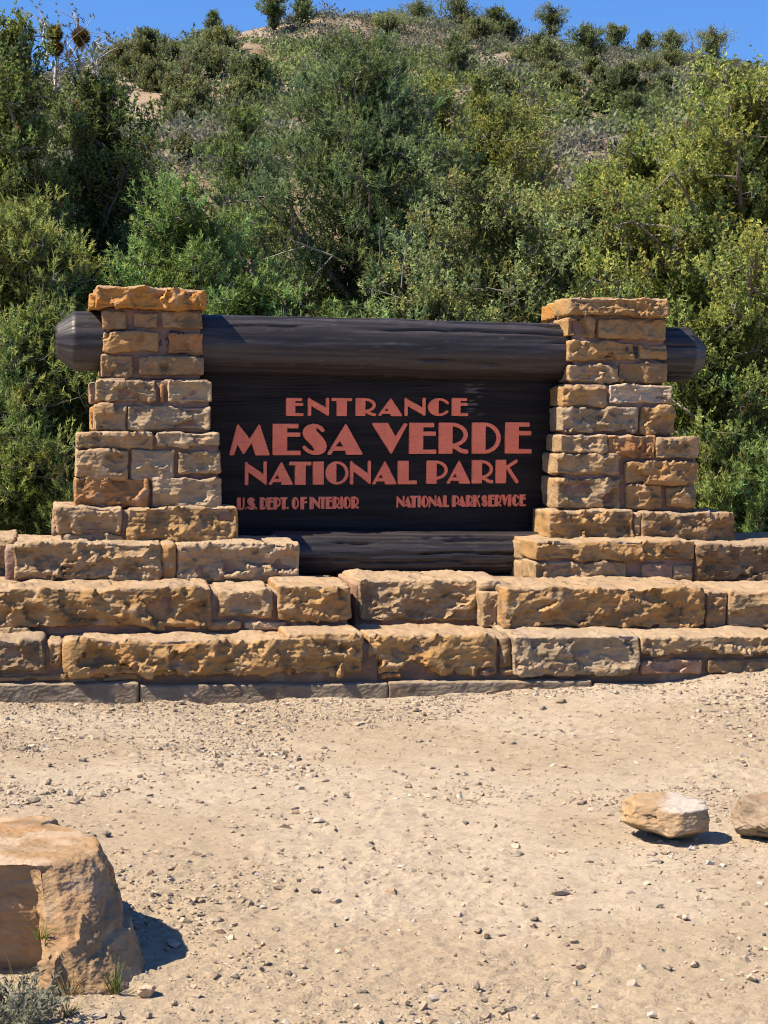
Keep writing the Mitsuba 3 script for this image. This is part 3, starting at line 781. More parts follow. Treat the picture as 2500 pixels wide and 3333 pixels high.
scene['boulder'] = ply((v, mm.faces), 'stone_mat', smooth=True, color=col)
labels['boulder'] = {'label': 'big orange sandstone boulder in the left foreground with plants at its foot', 'category': 'boulder'}

# single stones that can be picked out
K7 = [(230, 362, 34, 0), (298, 372, 44, 1), (597, 208, 34, 0), (213, 253, 28, 0), (457, 550, 54, 0), (403, 556, 38, 0), (1293, 352, 46, 1), (1410, 322, 28, 0), (1480, 702, 50, 2), (1075, 850, 54, 2), (945, 922, 52, 2), (1015, 945, 34, 1), (790, 922, 46, 1), (1190, 962, 44, 2),
      (1155, 1112, 48, 0), (1210, 1056, 40, 2), (720, 1047, 34, 2), (515, 1338, 62, 2), (750, 1284, 42, 2), (1478, 1250, 52, 2), (1562, 1240, 64, 0), (1540, 1299, 42, 1), (830, 1210, 42, 1), (1490, 378, 42, 2), (1600, 590, 40, 2), (1360, 800, 46, 0), (1275, 790, 40, 2), (860, 918, 40, 1), (905, 932, 40, 1), (580, 455, 34, 2), (750, 152, 26, 0)]
K8 = [(108, 346, 46, 2), (175, 470, 28, 0), (350, 502, 38, 0), (315, 20, 30, 0), (175, 36, 24, 0), (648, 950, 44, 2), (405, 972, 48, 2), (505, 985, 48, 2), (790, 1035, 34, 0), (1195, 1052, 44, 2), (1118, 1132, 74, 1), (1072, 1205, 64, 1), (1592, 1174, 58, 1), (1300, 912, 46, 1), (1565, 852, 56, 2),
      (420, 1252, 46, 2), (700, 1246, 42, 1), (825, 1194, 36, 1), (100, 1280, 36, 0), (205, 1358, 76, 3), (925, 1302, 60, 1), (1328, 612, 34, 4), (885, 666, 44, 2), (480, 515, 44, 2), (125, 712, 40, 2), (740, 184, 26, 0), (1550, 242, 32, 0), (980, 468, 34, 2), (1345, 1115, 56, 1), (1140, 765, 54, 1)]
LT = {0: ((0.25, 0.215, 0.175), 'small dark grey stone lying on the gravel', 'dark loose stones'), 1: ((0.58, 0.50, 0.39), 'small pale stone lying on the gravel', 'pale loose stones'), 2: ((0.40, 0.345, 0.27), 'small mid grey stone lying on the gravel', 'mid grey loose stones'),
      3: ((0.33, 0.245, 0.165), 'brown rounded stone at the bottom edge of the view right of its middle', None), 4: ((0.78, 0.74, 0.68), 'small white chip on the gravel just below the rock with the white patch', None)}
lrng = np.random.default_rng(77)
for ox, L in ((0, K7), (1250, K8)):
    for x, y, s, kd in L:
        px, py = ox + x * .7535, 2300 + (y + s * 0.22) * .7535
        p = gpos(px, py)
        r = s * .7535 / FPX * p[1] * 0.56
        tone, lab, grp = LT[kd]
        put_rock('loose_stone', lab, 'stone', p + [0, r * 0.5, 0], (r, r * lrng.uniform(.65, .95), r * lrng.uniform(.5, .72)), int(lrng.integers(1e6)), np.array(tone) * lrng.uniform(.85, 1.15), sub=2, yaw=lrng.uniform(0, 6), sink=.25, group=grp, dark=.1, amp=.05, planes=8)
p = gpos(478, 3242)
put_rock('loose_stone', 'white rounded stone against the right foot of the boulder', 'stone', p, (.026, .02, .016), 9001, 'white', sub=3, sink=.2, dark=0)

# gravel: far too many to count
grng = np.random.default_rng(5)
NP = 46000
gxr = grng.uniform(-2.7, 2.7, NP * 3)
gyr = 3.95 + 5.6 * grng.random(NP * 3)
keep = np.abs(gxr) < gyr * 0.245 + 0.12
gxr, gyr = gxr[keep], gyr[keep]
pp = np.stack([gxr, gyr, 0 * gxr], -1)
dens = 0.13 + 0.87 * sst(0.46, 0.70, fbm(pp * np.array([1.5, 1.5, 1]), 3, 91)) + 0.4 * sst(-0.2, -1.6, gxr) * sst(7.0, 8.0, gyr)
uwn = (gxr * NV[0] + (gyr - D0) * NV[1]) - WK1 * (gxr * TV[0] + (gyr - D0) * TV[1])
dens = dens * 0.75 + 0.5 * sst(W1 + 0.30, W1 + 0.06, uwn)
keep = grng.random(len(gxr)) < dens
gxr, gyr = gxr[keep][:NP], gyr[keep][:NP]
uw = (gxr * NV[0] + (gyr - D0) * NV[1]) - WK1 * (gxr * TV[0] + (gyr - D0) * TV[1])
ok = uw > W1 + 0.05
gxr, gyr = gxr[ok], gyr[ok]
n = len(gxr)
size = np.clip(0.0033 * np.exp(grng.normal(0, 0.64, n)), 0.0020, 0.020)
gzz = gz_fine(gxr, gyr)
pal = np.array([(0.54, 0.44, 0.32), (0.58, 0.48, 0.36), (0.46, 0.365, 0.26), (0.40, 0.335, 0.255), (0.29, 0.245, 0.195), (0.66, 0.58, 0.47), (0.47, 0.345, 0.23)])
pc = pal[grng.choice(len(pal), n, p=[.24, .20, .18, .14, .09, .08, .07])] * grng.uniform(.8, 1.15, (n, 1))
gv, gf, gc, a0 = [], [], [], 0
for base, sel in ((trimesh.Trimesh([[1, 1, .8], [-1, -1, .8], [-1, 1, -.8], [1, -1, -.8]], [[0, 1, 3], [0, 2, 1], [0, 3, 2], [1, 2, 3]]), size < 0.0050), (trimesh.creation.icosahedron(), size >= 0.0050)):
    bv, bf, m_ = np.array(base.vertices), np.array(base.faces), int(sel.sum())
    vv = bv[None] * (1 + grng.uniform(-0.45, 0.30, (m_, len(bv), 1))) + grng.normal(0, .12, (m_, len(bv), 3))
    vv = vv * np.stack([grng.uniform(.8, 1.6, m_), grng.uniform(.7, 1.1, m_), grng.uniform(.5, .9, m_)], -1)[:, None]
    ca, sa = np.cos(grng.uniform(0, 6.3, m_)), np.sin(grng.uniform(0, 6.3, m_))
    vv = np.stack([vv[..., 0] * ca[:, None] - vv[..., 1] * sa[:, None], vv[..., 0] * sa[:, None] + vv[..., 1] * ca[:, None], vv[..., 2]], -1) * size[sel][:, None, None]
    vv = vv + np.stack([gxr[sel], gyr[sel], gzz[sel] + size[sel] * 0.25], -1)[:, None]
    gv.append(vv.reshape(-1, 3))
    gf.append((bf[None] + (np.arange(m_) * len(bv))[:, None, None]).reshape(-1, 3) + a0)
    gc.append(np.repeat(pc[sel], len(bv), 0))
    a0 += m_ * len(bv)
scene['gravel'] = ply((np.vstack(gv), np.vstack(gf)), 'gravel_mat', color=np.vstack(gc) * np.array([.66, .68, .72]))
labels['gravel'] = {'label': 'loose gravel strewn over the pale sandy ground', 'category': 'gravel', 'kind': 'stuff'}


# ------------------------------------------------------------------ vegetation
def tubes(paths, sides=5):
    """paths: list of (points (m, 3), radii (m,)). One mesh."""
    V, FF, a0 = [], [], 0
    ang = np.arange(sides) * 2 * np.pi / sides
    for p, r in paths:
        p = np.asarray(p)
        t = unit(np.gradient(p, axis=0))
        a = unit(np.cross(t, np.where(np.abs(t[:, 2:]) < 0.9, [0, 0, 1.0], [1.0, 0, 0])))
        b = np.cross(t, a)
        v = p[:, None] + np.asarray(r)[:, None, None] * (np.cos(ang)[None, :, None] * a[:, None] + np.sin(ang)[None, :, None] * b[:, None])
        i, j = np.meshgrid(np.arange(len(p) - 1), np.arange(sides), indexing='ij')
        q = np.stack([i * sides + j, i * sides + (j + 1) % sides, (i + 1) * sides + (j + 1) % sides, (i + 1) * sides + j], -1).reshape(-1, 4) + a0
        V.append(v.reshape(-1, 3))
        FF += [q[:, [0, 1, 2]], q[:, [0, 2, 3]]]
        a0 += len(p) * sides
    return np.vstack(V), np.vstack(FF)


def blades(c, d, n, length, width, spread, rng, col, cvar=0.12):
    N = len(c)
    D = unit(d[:, None] + spread * rng.normal(0, 1, (N, n, 3)))
    side = unit(np.cross(D, rng.normal(0, 1, (N, n, 3))))
    L = length * rng.uniform(.55, 1.15, (N, n, 1))
    Wd = width * rng.uniform(.7, 1.2, (N, n, 1)) / 2
    o = c[:, None] + D * L * 0.05
    v = np.stack([o - side * Wd, o + side * Wd, o + D * L], 2)
    cc = np.repeat((col[:, None] * (1 + cvar * rng.normal(0, 1, (N, n, 1))))[:, :, None], 3, 2)
    return v.reshape(-1, 3), np.clip(cc.reshape(-1, 3), 0.008, 0.6)


PINYON, JUNIPER = (0.082, 0.112, 0.040), (0.105, 0.128, 0.034)
LEAFG = np.array([2.9, 2.85, 2.8])


def make_tree(name, label, cat, base, h, rad, kind, seed, profile='oval', limbs=24, per=6, tuft=60, rc=0.27, t0=0.10, color=None, lean=(0, 0), trunk_r=0.09, blade=None, group=None, bark=(0.17, 0.145, 0.125), rise=0.25,
              dead=0, parts=True, dark_trunk=True, nb=6, top_clumps=5, squash=0.8, inner=14, tight=0.52, mult=2.0):
    rng = np.random.default_rng(seed)
    base = np.asarray(base, float)
    prof = {'oval': lambda t: np.sin(np.pi * np.clip(0.12 + 0.86 * t, 0, 1)) ** 0.75, 'cone': lambda t: np.clip(1.05 - t, 0.03, 1) ** 0.8 * sst(-0.12, 0.12, t), 'column': lambda t: (sst(-0.1, 0.15, t) * (1 - 0.6 * t ** 2.0)) * np.clip((1.02 - t) * 6, 0.1, 1),
            'pine': lambda t: np.clip(1.02 - t, 0.02, 1) ** 0.62 * sst(-0.25, 0.30, t) * 1.1, 'dome': lambda t: np.sqrt(np.clip(1 - (t * 0.97) ** 2.4, 0.02, 1)) * sst(-0.25, 0.2, t), 'umbrella': lambda t: sst(0.25, 0.6, t) * np.sqrt(np.clip(1.02 - ((t - 0.6) / 0.42) ** 2, 0.05, 1))}[profile]
    tt = np.linspace(0, 1, 12)
    wob = np.cumsum(rng.normal(0, 0.018 * h / 5, (12, 2)), 0)
    trunk = base + np.column_stack([lean[0] * tt ** 1.3 + wob[:, 0], lean[1] * tt ** 1.3 + wob[:, 1], tt * h * 0.96 - 0.08])
    paths = [(trunk, trunk_r * (1 - 0.88 * tt ** 0.8))]

    def trunk_at(t):
        return np.array([np.interp(t, tt, trunk[:, k]) for k in range(3)])

    cl, cd, cr = [], [], []
    for i in range(limbs):
        ta = t0 * 0.6 + (0.93 - t0 * 0.6) * ((i + rng.random()) / limbs) ** 0.9
        az = i * 2.39996 + rng.normal(0, 0.35)
        te = min(0.99, max(t0 + 0.02, ta + rise * (1 - ta) * rng.uniform(0.5, 1.4)))
        lob = (0.72 if mult > 1.5 else 0.45) + (0.56 if mult > 1.5 else 1.05) * fbm(np.array([math.cos(az) * 1.3 + seed, math.sin(az) * 1.3, te * 3]), 2, seed)
        Re = rad * float(prof(te)) * lob * rng.uniform(.8, 1.1)
        a = trunk_at(ta)
        c_ = trunk_at(te)
        e = np.array([c_[0] + Re * math.cos(az), c_[1] + Re * math.sin(az), base[2] + te * h])
        mpt = np.array([a[0] + (e[0] - a[0]) * .55, a[1] + (e[1] - a[1]) * .55, a[2] + (e[2] - a[2]) * rng.uniform(.15, .5)])
        s = np.linspace(0, 1, 7)[:, None]
        pth = (1 - s) ** 2 * a + 2 * s * (1 - s) * mpt + s ** 2 * e + rng.normal(0, 0.02, (7, 3)) * s
        rl = trunk_r * (0.42 * (1 - ta) + 0.10)
        paths.append((pth, rl * (1 - 0.82 * s[:, 0])))
        ln = np.linalg.norm(e - a)
        npc = max(2, int(mult * per * (0.45 + 0.75 * Re / rad)))
        for k in range(npc):
            f_ = rng.uniform(.25, 1.0) if k else 1.0
            q = np.array([np.interp(f_, s[:, 0], pth[:, j]) for j in range(3)])
            q2 = q + rng.normal(0, 1, 3) * np.array([1, 1, .7]) * (0.07 + 0.10 * ln * f_) * (0.4 if k == 0 else 1)
            if (q2[2] - base[2]) < t0 * h * 0.6:
                q2[2] = base[2] + t0 * h * 0.6 + rng.random() * 0.1
            cl.append(q2)
            cd.append(unit(unit(e - a) + [0, 0, .5]))
            cr.append(rc * rng.uniform(.65, 1.2) * (0.75 + 0.25 * Re / rad))
            if k and k % 2:
                paths.append((np.vstack([q, (q + q2) / 2 + rng.normal(0, .02, 3), q2]), np.array([.012, .008, .004]) * h / 5))
    for k in range(top_clumps):
        t = 0.78 + 0.21 * k / max(1, top_clumps - 1)
        cl.append(trunk_at(t) + rng.normal(0, .06, 3) * rad)
        cd.append(np.array([0, 0, 1.0]))
        cr.append(rc * (1.0 - 0.55 * (k / max(1, top_clumps - 1))))
    cl, cd, cr = np.array(cl), np.array(cd), np.array(cr) * tight
    # what stands right behind the sign, board and base is thinned: it cannot be seen
    q = cl[:, 0] / cl[:, 1]
    hid = (q > -0.125) & (q < 0.13) & (cl[:, 2] < 1.5 + 0.035 * cl[:, 1]) & (rng.random(len(cl)) < 0.65)
    cl, cd, cr = cl[~hid], cd[~hid], cr[~hid]
    rc = rc * tight
    # every clump is a bunch of shoots, every shoot a brush of needles or scaly twigs
    pin = kind == 'pinyon'
    ns = np.maximum(4, (tuft / 6.2 * (cr / rc) ** 1.6).astype(int))
    sc_ = np.repeat(np.arange(len(cl)), ns)
    S_ = len(sc_)
    sd0 = unit(rng.normal(0, 1, (S_, 3)) + 0.3 * cd[sc_])
    sdir = unit((0.75 if pin else 0.5) * sd0 + 0.5 * cd[sc_] + np.array([0, 0, 0.45 if pin else 0.75]))
    s0 = cl[sc_] + sd0 * np.array([1, 1, squash]) * (cr[sc_] * (0.25 + 0.75 * rng.random(S_) ** .6))[:, None]
    slen = rc * rng.uniform(.55, 1.15, S_) * (cr[sc_] / rc) ** .5
    nst = 6
    st = (np.arange(nst) + 0.5) / nst
    bend = rng.normal(0, .16, (S_, 3)) + [0, 0, .12]
    c = s0[:, None] + slen[:, None, None] * (st[None, :, None] * sdir[:, None] + (st ** 2)[None, :, None] * bend[:, None])
    d = unit(sdir[:, None] + 2 * st[None, :, None] * bend[:, None])
    N = S_ * nst
    c, d = c.reshape(-1, 3), d.reshape(-1, 3)
    if not pin:
        c = c + rng.normal(0, .018, c.shape) * (rc / .25)
    idx = np.repeat(sc_, nst)
    si_ = np.repeat(np.arange(S_), nst)
    stt = np.tile(st, S_)
    L, Wd, sp = blade or ((0.046, 0.0110, 0.55) if pin else (0.030, 0.0165, 0.8))
    basec = np.array(color if color is not None else (PINYON if pin else JUNIPER)) * LEAFG
    cv, hue = rng.normal(0, .10, len(cl)), rng.normal(0, .07, len(cl))
    sv = rng.normal(0, .12, S_)
    colr = basec * (1 + cv[idx] + sv[si_] + rng.normal(0, .08, N) + 0.25 * (stt - .5))[:, None]
    colr[:, 0] *= 1 + hue[idx] + rng.normal(0, .05, N) + 0.10 * (stt - .5)
    colr[:, 2] *= 1 - hue[idx]
    if not pin:
        br = rng.random(S_)[si_] < 0.02
        colr[br] = np.array([0.26, 0.165, 0.08]) * rng.uniform(.7, 1.2, (br.sum(), 1))
    nb = 5 if (pin and nb == 6) else min(nb, 4)
    v, vc = blades(c, d, nb, L, Wd, sp, rng, colr)
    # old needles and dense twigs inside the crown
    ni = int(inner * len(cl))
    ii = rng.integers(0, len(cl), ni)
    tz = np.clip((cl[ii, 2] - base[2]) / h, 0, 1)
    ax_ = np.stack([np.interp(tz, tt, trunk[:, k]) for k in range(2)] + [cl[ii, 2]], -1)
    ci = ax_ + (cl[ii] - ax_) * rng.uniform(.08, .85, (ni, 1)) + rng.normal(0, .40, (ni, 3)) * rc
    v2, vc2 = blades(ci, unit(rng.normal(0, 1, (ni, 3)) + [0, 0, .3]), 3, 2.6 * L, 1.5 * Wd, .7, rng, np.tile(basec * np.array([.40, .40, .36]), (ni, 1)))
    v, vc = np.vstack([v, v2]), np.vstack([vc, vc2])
    # bare twigs seen through the foliage
    ntw = 7
    tw = np.repeat(np.arange(len(cl)), ntw)
    e = cl[tw] + unit(rng.normal(0, 1, (len(tw), 3))) * (cr[tw] * 1.0)[:, None]
    sd = unit(np.cross(e - cl[tw], rng.normal(0, 1, (len(tw), 3)))) * 0.005 * h / 5
    twv = np.stack([cl[tw] - sd, cl[tw] + sd, e], 1).reshape(-1, 3)
    dp = []
    for k in range(dead):
        ta = rng.uniform(.05, .6)
        az = rng.uniform(0, 6.28)
        a = trunk_at(ta)
        ln = rad * rng.uniform(.45, .95)
        pts = [a]
        dirn = np.array([math.cos(az), math.sin(az), rng.uniform(-.1, .5)])
        for _ in range(5):
            dirn = unit(dirn + rng.normal(0, .28, 3))
            pts.append(pts[-1] + dirn * ln / 5)
        limb = [(np.array(pts), np.linspace(.014, .004, 6))]
        dp.append(limb)
        for b in range(3):
            a2 = pts[2 + b]
            d2 = unit(dirn + rng.normal(0, .7, 3))
            limb.append((np.array([a2, a2 + d2 * ln * .15 + rng.normal(0, .02, 3), a2 + d2 * ln * .32]), np.array([.007, .005, .002])))
    wv, wf = tubes(paths, 6 if h > 2.5 else 4)
    wc = np.array(bark) * (0.65 + 0.7 * fbm(wv * np.array([14, 14, 5]), 3, seed))[:, None]
    nv = len(wv)
    wv = np.vstack([wv, twv])
    wf = np.vstack([wf, nv + np.arange(len(twv)).reshape(-1, 3)])
    wc = np.vstack([wc, np.full((len(twv), 3), 0.16) * rng.uniform(.6, 1.3, (len(twv), 1))])
    if not parts:
        key = fresh(name)
        scene[key] = None
        labels[key] = {'label': label, 'category': cat}
    else:
        key = thing(name, label, cat, group)
    if group:
        labels[key]['group'] = group
    scene.pop(key, None)
    put('trunk', ply((wv, wf), 'bark_mat', color=wc), key)
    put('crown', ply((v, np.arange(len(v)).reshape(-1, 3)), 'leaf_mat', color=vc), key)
    for limb in dp:
        dv, df = tubes(limb, 4)
        put('dead_limb', ply((dv, df), 'bark_mat', color=np.array([0.40, 0.36, 0.32]) * (0.7 + 0.6 * noise(dv * 20, 3))[:, None]), key)
    return key, trunk_at


def stand(px, py_top, y, dz=0.0):
    """Base point on the ground under a crown top seen at px, and the height."""
    p = at_y(px, py_top, y)
    z = float(ground_z(p[0], y))
    return np.array([p[0], y, z]), p[2] - z


HERO = [
    # name, label, px, top py, y, radius, kind, seed, options
    ('pinyon_tree', 'big dark green pinyon behind the middle of the board, the tallest there', 1150, 62, 15.5, 1.55, 'pinyon', 1, dict(profile='pine', limbs=48, per=8, rise=.36, tuft=92, rc=.25, t0=.14, trunk_r=.12, lean=(.05, 0), dead=6, color=(.068, .096, .044))),
    ('juniper_tree', 'tall dense juniper at the left edge rising above the picture', 15, -30, 14.0, .60, 'juniper', 2, dict(profile='column', limbs=34, per=8, tuft=84, rc=.24, t0=.12, trunk_r=.10, color=(.075, .098, .032))),
    ('juniper_tree', 'narrow dark juniper right below the bleached twigs with the mistletoe balls', 340, 185, 14.6, .66, 'juniper', 3, dict(profile='column', limbs=34, per=8, tuft=84, rc=.24, t0=.06, trunk_r=.10, color=(.060, .082, .030), dead=3)),
    ('pinyon_tree', 'yellowish pinyon in front of the tall left juniper, filling the left edge', 70, 610, 12.6, 1.15, 'pinyon', 4, dict(profile='pine', limbs=38, per=8, tuft=56, rc=.22, t0=.04, trunk_r=.08, color=(.105, .128, .043), dead=5)),
    ('pinyon_tree', 'small bushy pinyon low beside the left end of the beam', 90, 1020, 12.2, .85, 'pinyon', 5, dict(profile='dome', limbs=22, per=7, tuft=56, rc=.2, t0=.02, trunk_r=.05, color=(.082, .118, .042), dead=5)),
    ('pinyon_tree', 'sparse open pinyon with bare branches between the narrow juniper and the big pinyon', 790, 300, 17.5, .95, 'pinyon', 6, dict(profile='cone', limbs=20, per=5, rise=.5, tuft=50, rc=.22, t0=.2, trunk_r=.07, dead=14, color=(.075, .11, .04))),
    ('pinyon_tree', 'young bright green pinyon just above the left pillar', 610, 560, 13.2, .85, 'pinyon', 7, dict(profile='dome', limbs=24, per=7, tuft=58, rc=.22, t0=.08, trunk_r=.06, color=(.090, .135, .045))),
    ('juniper_tree', 'slim pointed yellow green juniper behind the right flank of the big pinyon', 1410, 180, 18.5, .62, 'juniper', 8, dict(profile='column', limbs=22, per=6, tuft=70, rc=.22, t0=.2, color=(.098, .118, .030))),
    ('juniper_tree', 'pointed juniper top showing above the rounded juniper', 1572, 165, 21.0, .62, 'juniper', 9, dict(profile='cone', limbs=18, per=6, tuft=60, rc=.24, t0=.3, color=(.098, .125, .036))),
    ('juniper_tree', 'rounded yellow green juniper right of the big pinyon', 1600, 270, 17.2, 1.25, 'juniper', 10, dict(profile='dome', limbs=30, per=8, tuft=76, rc=.26, t0=.15, trunk_r=.1, color=(.100, .118, .038), dead=4)),
    ('juniper_tree', 'thin greyish juniper with a leaning grey trunk above the right half of the board', 1660, 480, 13.6, 1.15, 'juniper', 11, dict(profile='dome', limbs=26, per=6, tuft=62, rc=.22, t0=.12, trunk_r=.05, color=(.108, .132, .058), dead=7, lean=(-.15, .2), bark=(.19, .17, .15))),
    ('juniper_tree', 'loose pale juniper behind the right capstone', 1900, 530, 14.6, 1.0, 'juniper', 12, dict(profile='dome', limbs=24, per=6, tuft=60, rc=.22, t0=.1, color=(.108, .130, .050), dead=8)),
    ('juniper_tree', 'bright green bushy juniper right above the right pillar', 2110, 370, 14.2, .95, 'juniper', 13, dict(profile='oval', limbs=30, per=8, tuft=76, rc=.24, t0=.08, trunk_r=.09, color=(.110, .132, .042), dead=4)),
    ('juniper_tree', 'tall bright yellow green juniper at the right edge', 2440, 140, 13.4, 1.15, 'juniper', 14, dict(profile='oval', limbs=34, per=9, tuft=78, rc=.25, t0=.12, trunk_r=.11, color=(.118, .142, .044), dead=12)),
    ('juniper_tree', 'low juniper beside the right end of the beam', 2330, 1010, 12.7, .75, 'juniper', 15, dict(profile='dome', limbs=20, per=6, tuft=66, rc=.2, t0=.06, trunk_r=.07, color=(.094, .122, .040), dead=9)),
    ('pinyon_tree', 'low pinyon peeping over the beam in the middle', 1080, 940, 12.4, .55, 'pinyon', 16, dict(profile='dome', limbs=14, per=6, tuft=50, rc=.18, t0=.02, trunk_r=.04, color=(.085, .12, .042))),
    ('pinyon_tree', 'low pinyon above the left part of the beam', 830, 850, 12.7, .55, 'pinyon', 17, dict(profile='dome', limbs=14, per=6, tuft=50, rc=.18, t0=.02, trunk_r=.04, color=(.092, .135, .045))),
    ('juniper_tree', 'low juniper above the right part of the beam', 1420, 880, 12.6, .62, 'juniper', 18, dict(profile='dome', limbs=16, per=6, tuft=60, rc=.18, t0=.02, trunk_r=.04, color=(.112, .132, .052))),
    ('juniper_tree', 'shadowed juniper deep behind the board on the left', 470, 480, 19.0, .9, 'juniper', 19, dict(profile='dome', limbs=18, per=6, tuft=60, rc=.25, t0=.1, color=(.098, .12, .062), dead=16)),
    ('juniper_tree', 'shadowed juniper deep between the big pinyon and the thin grey juniper', 1420, 560, 20.0, 1.0, 'juniper', 20, dict(profile='dome', limbs=20, per=6, tuft=60, rc=.27, t0=.05, color=(.085, .105, .036))),
    ('juniper_tree', 'juniper standing behind the gap of the two bright right junipers', 2270, 330, 18.5, .95, 'juniper', 21, dict(profile='dome', limbs=20, per=6, tuft=60, rc=.27, t0=.05, color=(.10, .128, .036))),
    ('pinyon_tree', 'bushy pinyon behind the young bright pinyon', 640, 640, 16.2, 1.1, 'pinyon', 22, dict(profile='dome', limbs=22, per=6, tuft=54, rc=.26, t0=.03, color=(.078, .11, .042), dead=6)),
    ('juniper_tree', 'low dark juniper filling the shade behind the left pillar', 330, 800, 15.8, .9, 'juniper', 23, dict(profile='dome', limbs=20, per=6, tuft=66, rc=.25, t0=.02, color=(.065, .088, .032))),
]
tops = {}
for name, label, px, py, y, rad, kind, seed, o in HERO:
    b, h = stand(px, py, y)
    tops[seed] = make_tree(name, label, 'tree', b, h, rad, kind, 600 + seed, **o)

# brush behind the right end of the base
for i, (px, py, y, rad, c, lab) in enumerate([(2330, 1420, 12.9, .62, (.075, .105, .045), 'grey green brush behind the right end of the base'), (2480, 1470, 12.3, .55, (.085, .125, .045), 'bright green brush at the right edge behind the base'),
                                              (2200, 1330, 13.6, .6, (.07, .095, .04), 'brush in the shade behind the right pillar'), (60, 1500, 13.0, .6, (.075, .1, .04), 'brush at the left edge behind the base')]):
    b, h = stand(px, py, y)
    make_tree('shrub', lab, 'shrub', b, h, rad, 'juniper', 700 + i, profile='dome', limbs=22, per=5, tuft=46, rc=.17, t0=.02, trunk_r=.02, color=c, dead=4, blade=(.05, .009, .5), rise=.6)

# bare twigs with mistletoe balls above the dark juniper
bt = thing('dead_branches', 'bleached bare twigs standing above the dark left juniper', 'branches')
rng = np.random.default_rng(33)
paths = []
yb = 14.6
for x0, y0, x1, y1 in [(255, 260, 263, 135), (178, 300, 180, 125), (178, 300, 180, 215), (300, 330, 330, 170), (235, 270, 215, 115), (265, 165, 250, 65), (150, 200, 142, 60), (300, 240, 300, 140)]:
    a, e = at_y(x0, y0, yb), at_y(x1, y1, yb + rng.normal(0, .1))
    pts = [lerp(a, e, t) + rng.normal(0, .018, 3) * (0 < t < 1) for t in np.linspace(0, 1, 6)]
    paths.append((np.array(pts), np.linspace(.016, .006, 6)))
    for t in np.linspace(.3, 1, 7):
        q = lerp(a, e, t)
        d = unit(rng.normal(0, 1, 3) + [0, 0, .5])
        paths.append((np.array([q, q + d * .1 + rng.normal(0, .01, 3), q + d * rng.uniform(.12, .24)]), np.array([.006, .004, .002])))
dv, df = tubes(paths, 4)
put('limb', ply((dv, df), 'bark_mat', color=np.full((len(dv), 3), .40)), bt)
tip = np.array([p[0][-1] for p in paths for _ in range(3)])
v, vc = blades(tip + rng.normal(0, .025, tip.shape), unit(rng.normal(0, 1, tip.shape) + [0, 0, .6]), 4, .045, .012, .7, rng, np.tile([.15, .14, .075], (len(tip), 1)))
put('sprigs', ply((v, np.arange(len(v)).reshape(-1, 3)), 'leaf_mat', color=vc), bt, kind='stuff')
for i, (px, py, r, lab) in enumerate([(178, 109, .066, 'upper left ball of golden mistletoe on the bare twigs'), (263, 120, .078, 'biggest and rightmost ball of golden mistletoe on the bare twigs'), (180, 157, .062, 'lower ball of golden mistletoe on the bare twigs')]):
    c = at_y(px, py, yb)
    N = 700
    off = unit(rng.normal(0, 1, (N, 3)))
    v, vc = blades(c + off * r * rng.random((N, 1)) ** .5 * .75, off, 4, .045, .007, .4, rng, np.tile([.16, .105, .018], (N, 1)))
    key = fresh('mistletoe_ball')
    scene[key] = ply((v, np.arange(len(v)).reshape(-1, 3)), 'leaf_mat', color=vc)
    labels[key] = {'label': lab, 'category': 'mistletoe'}

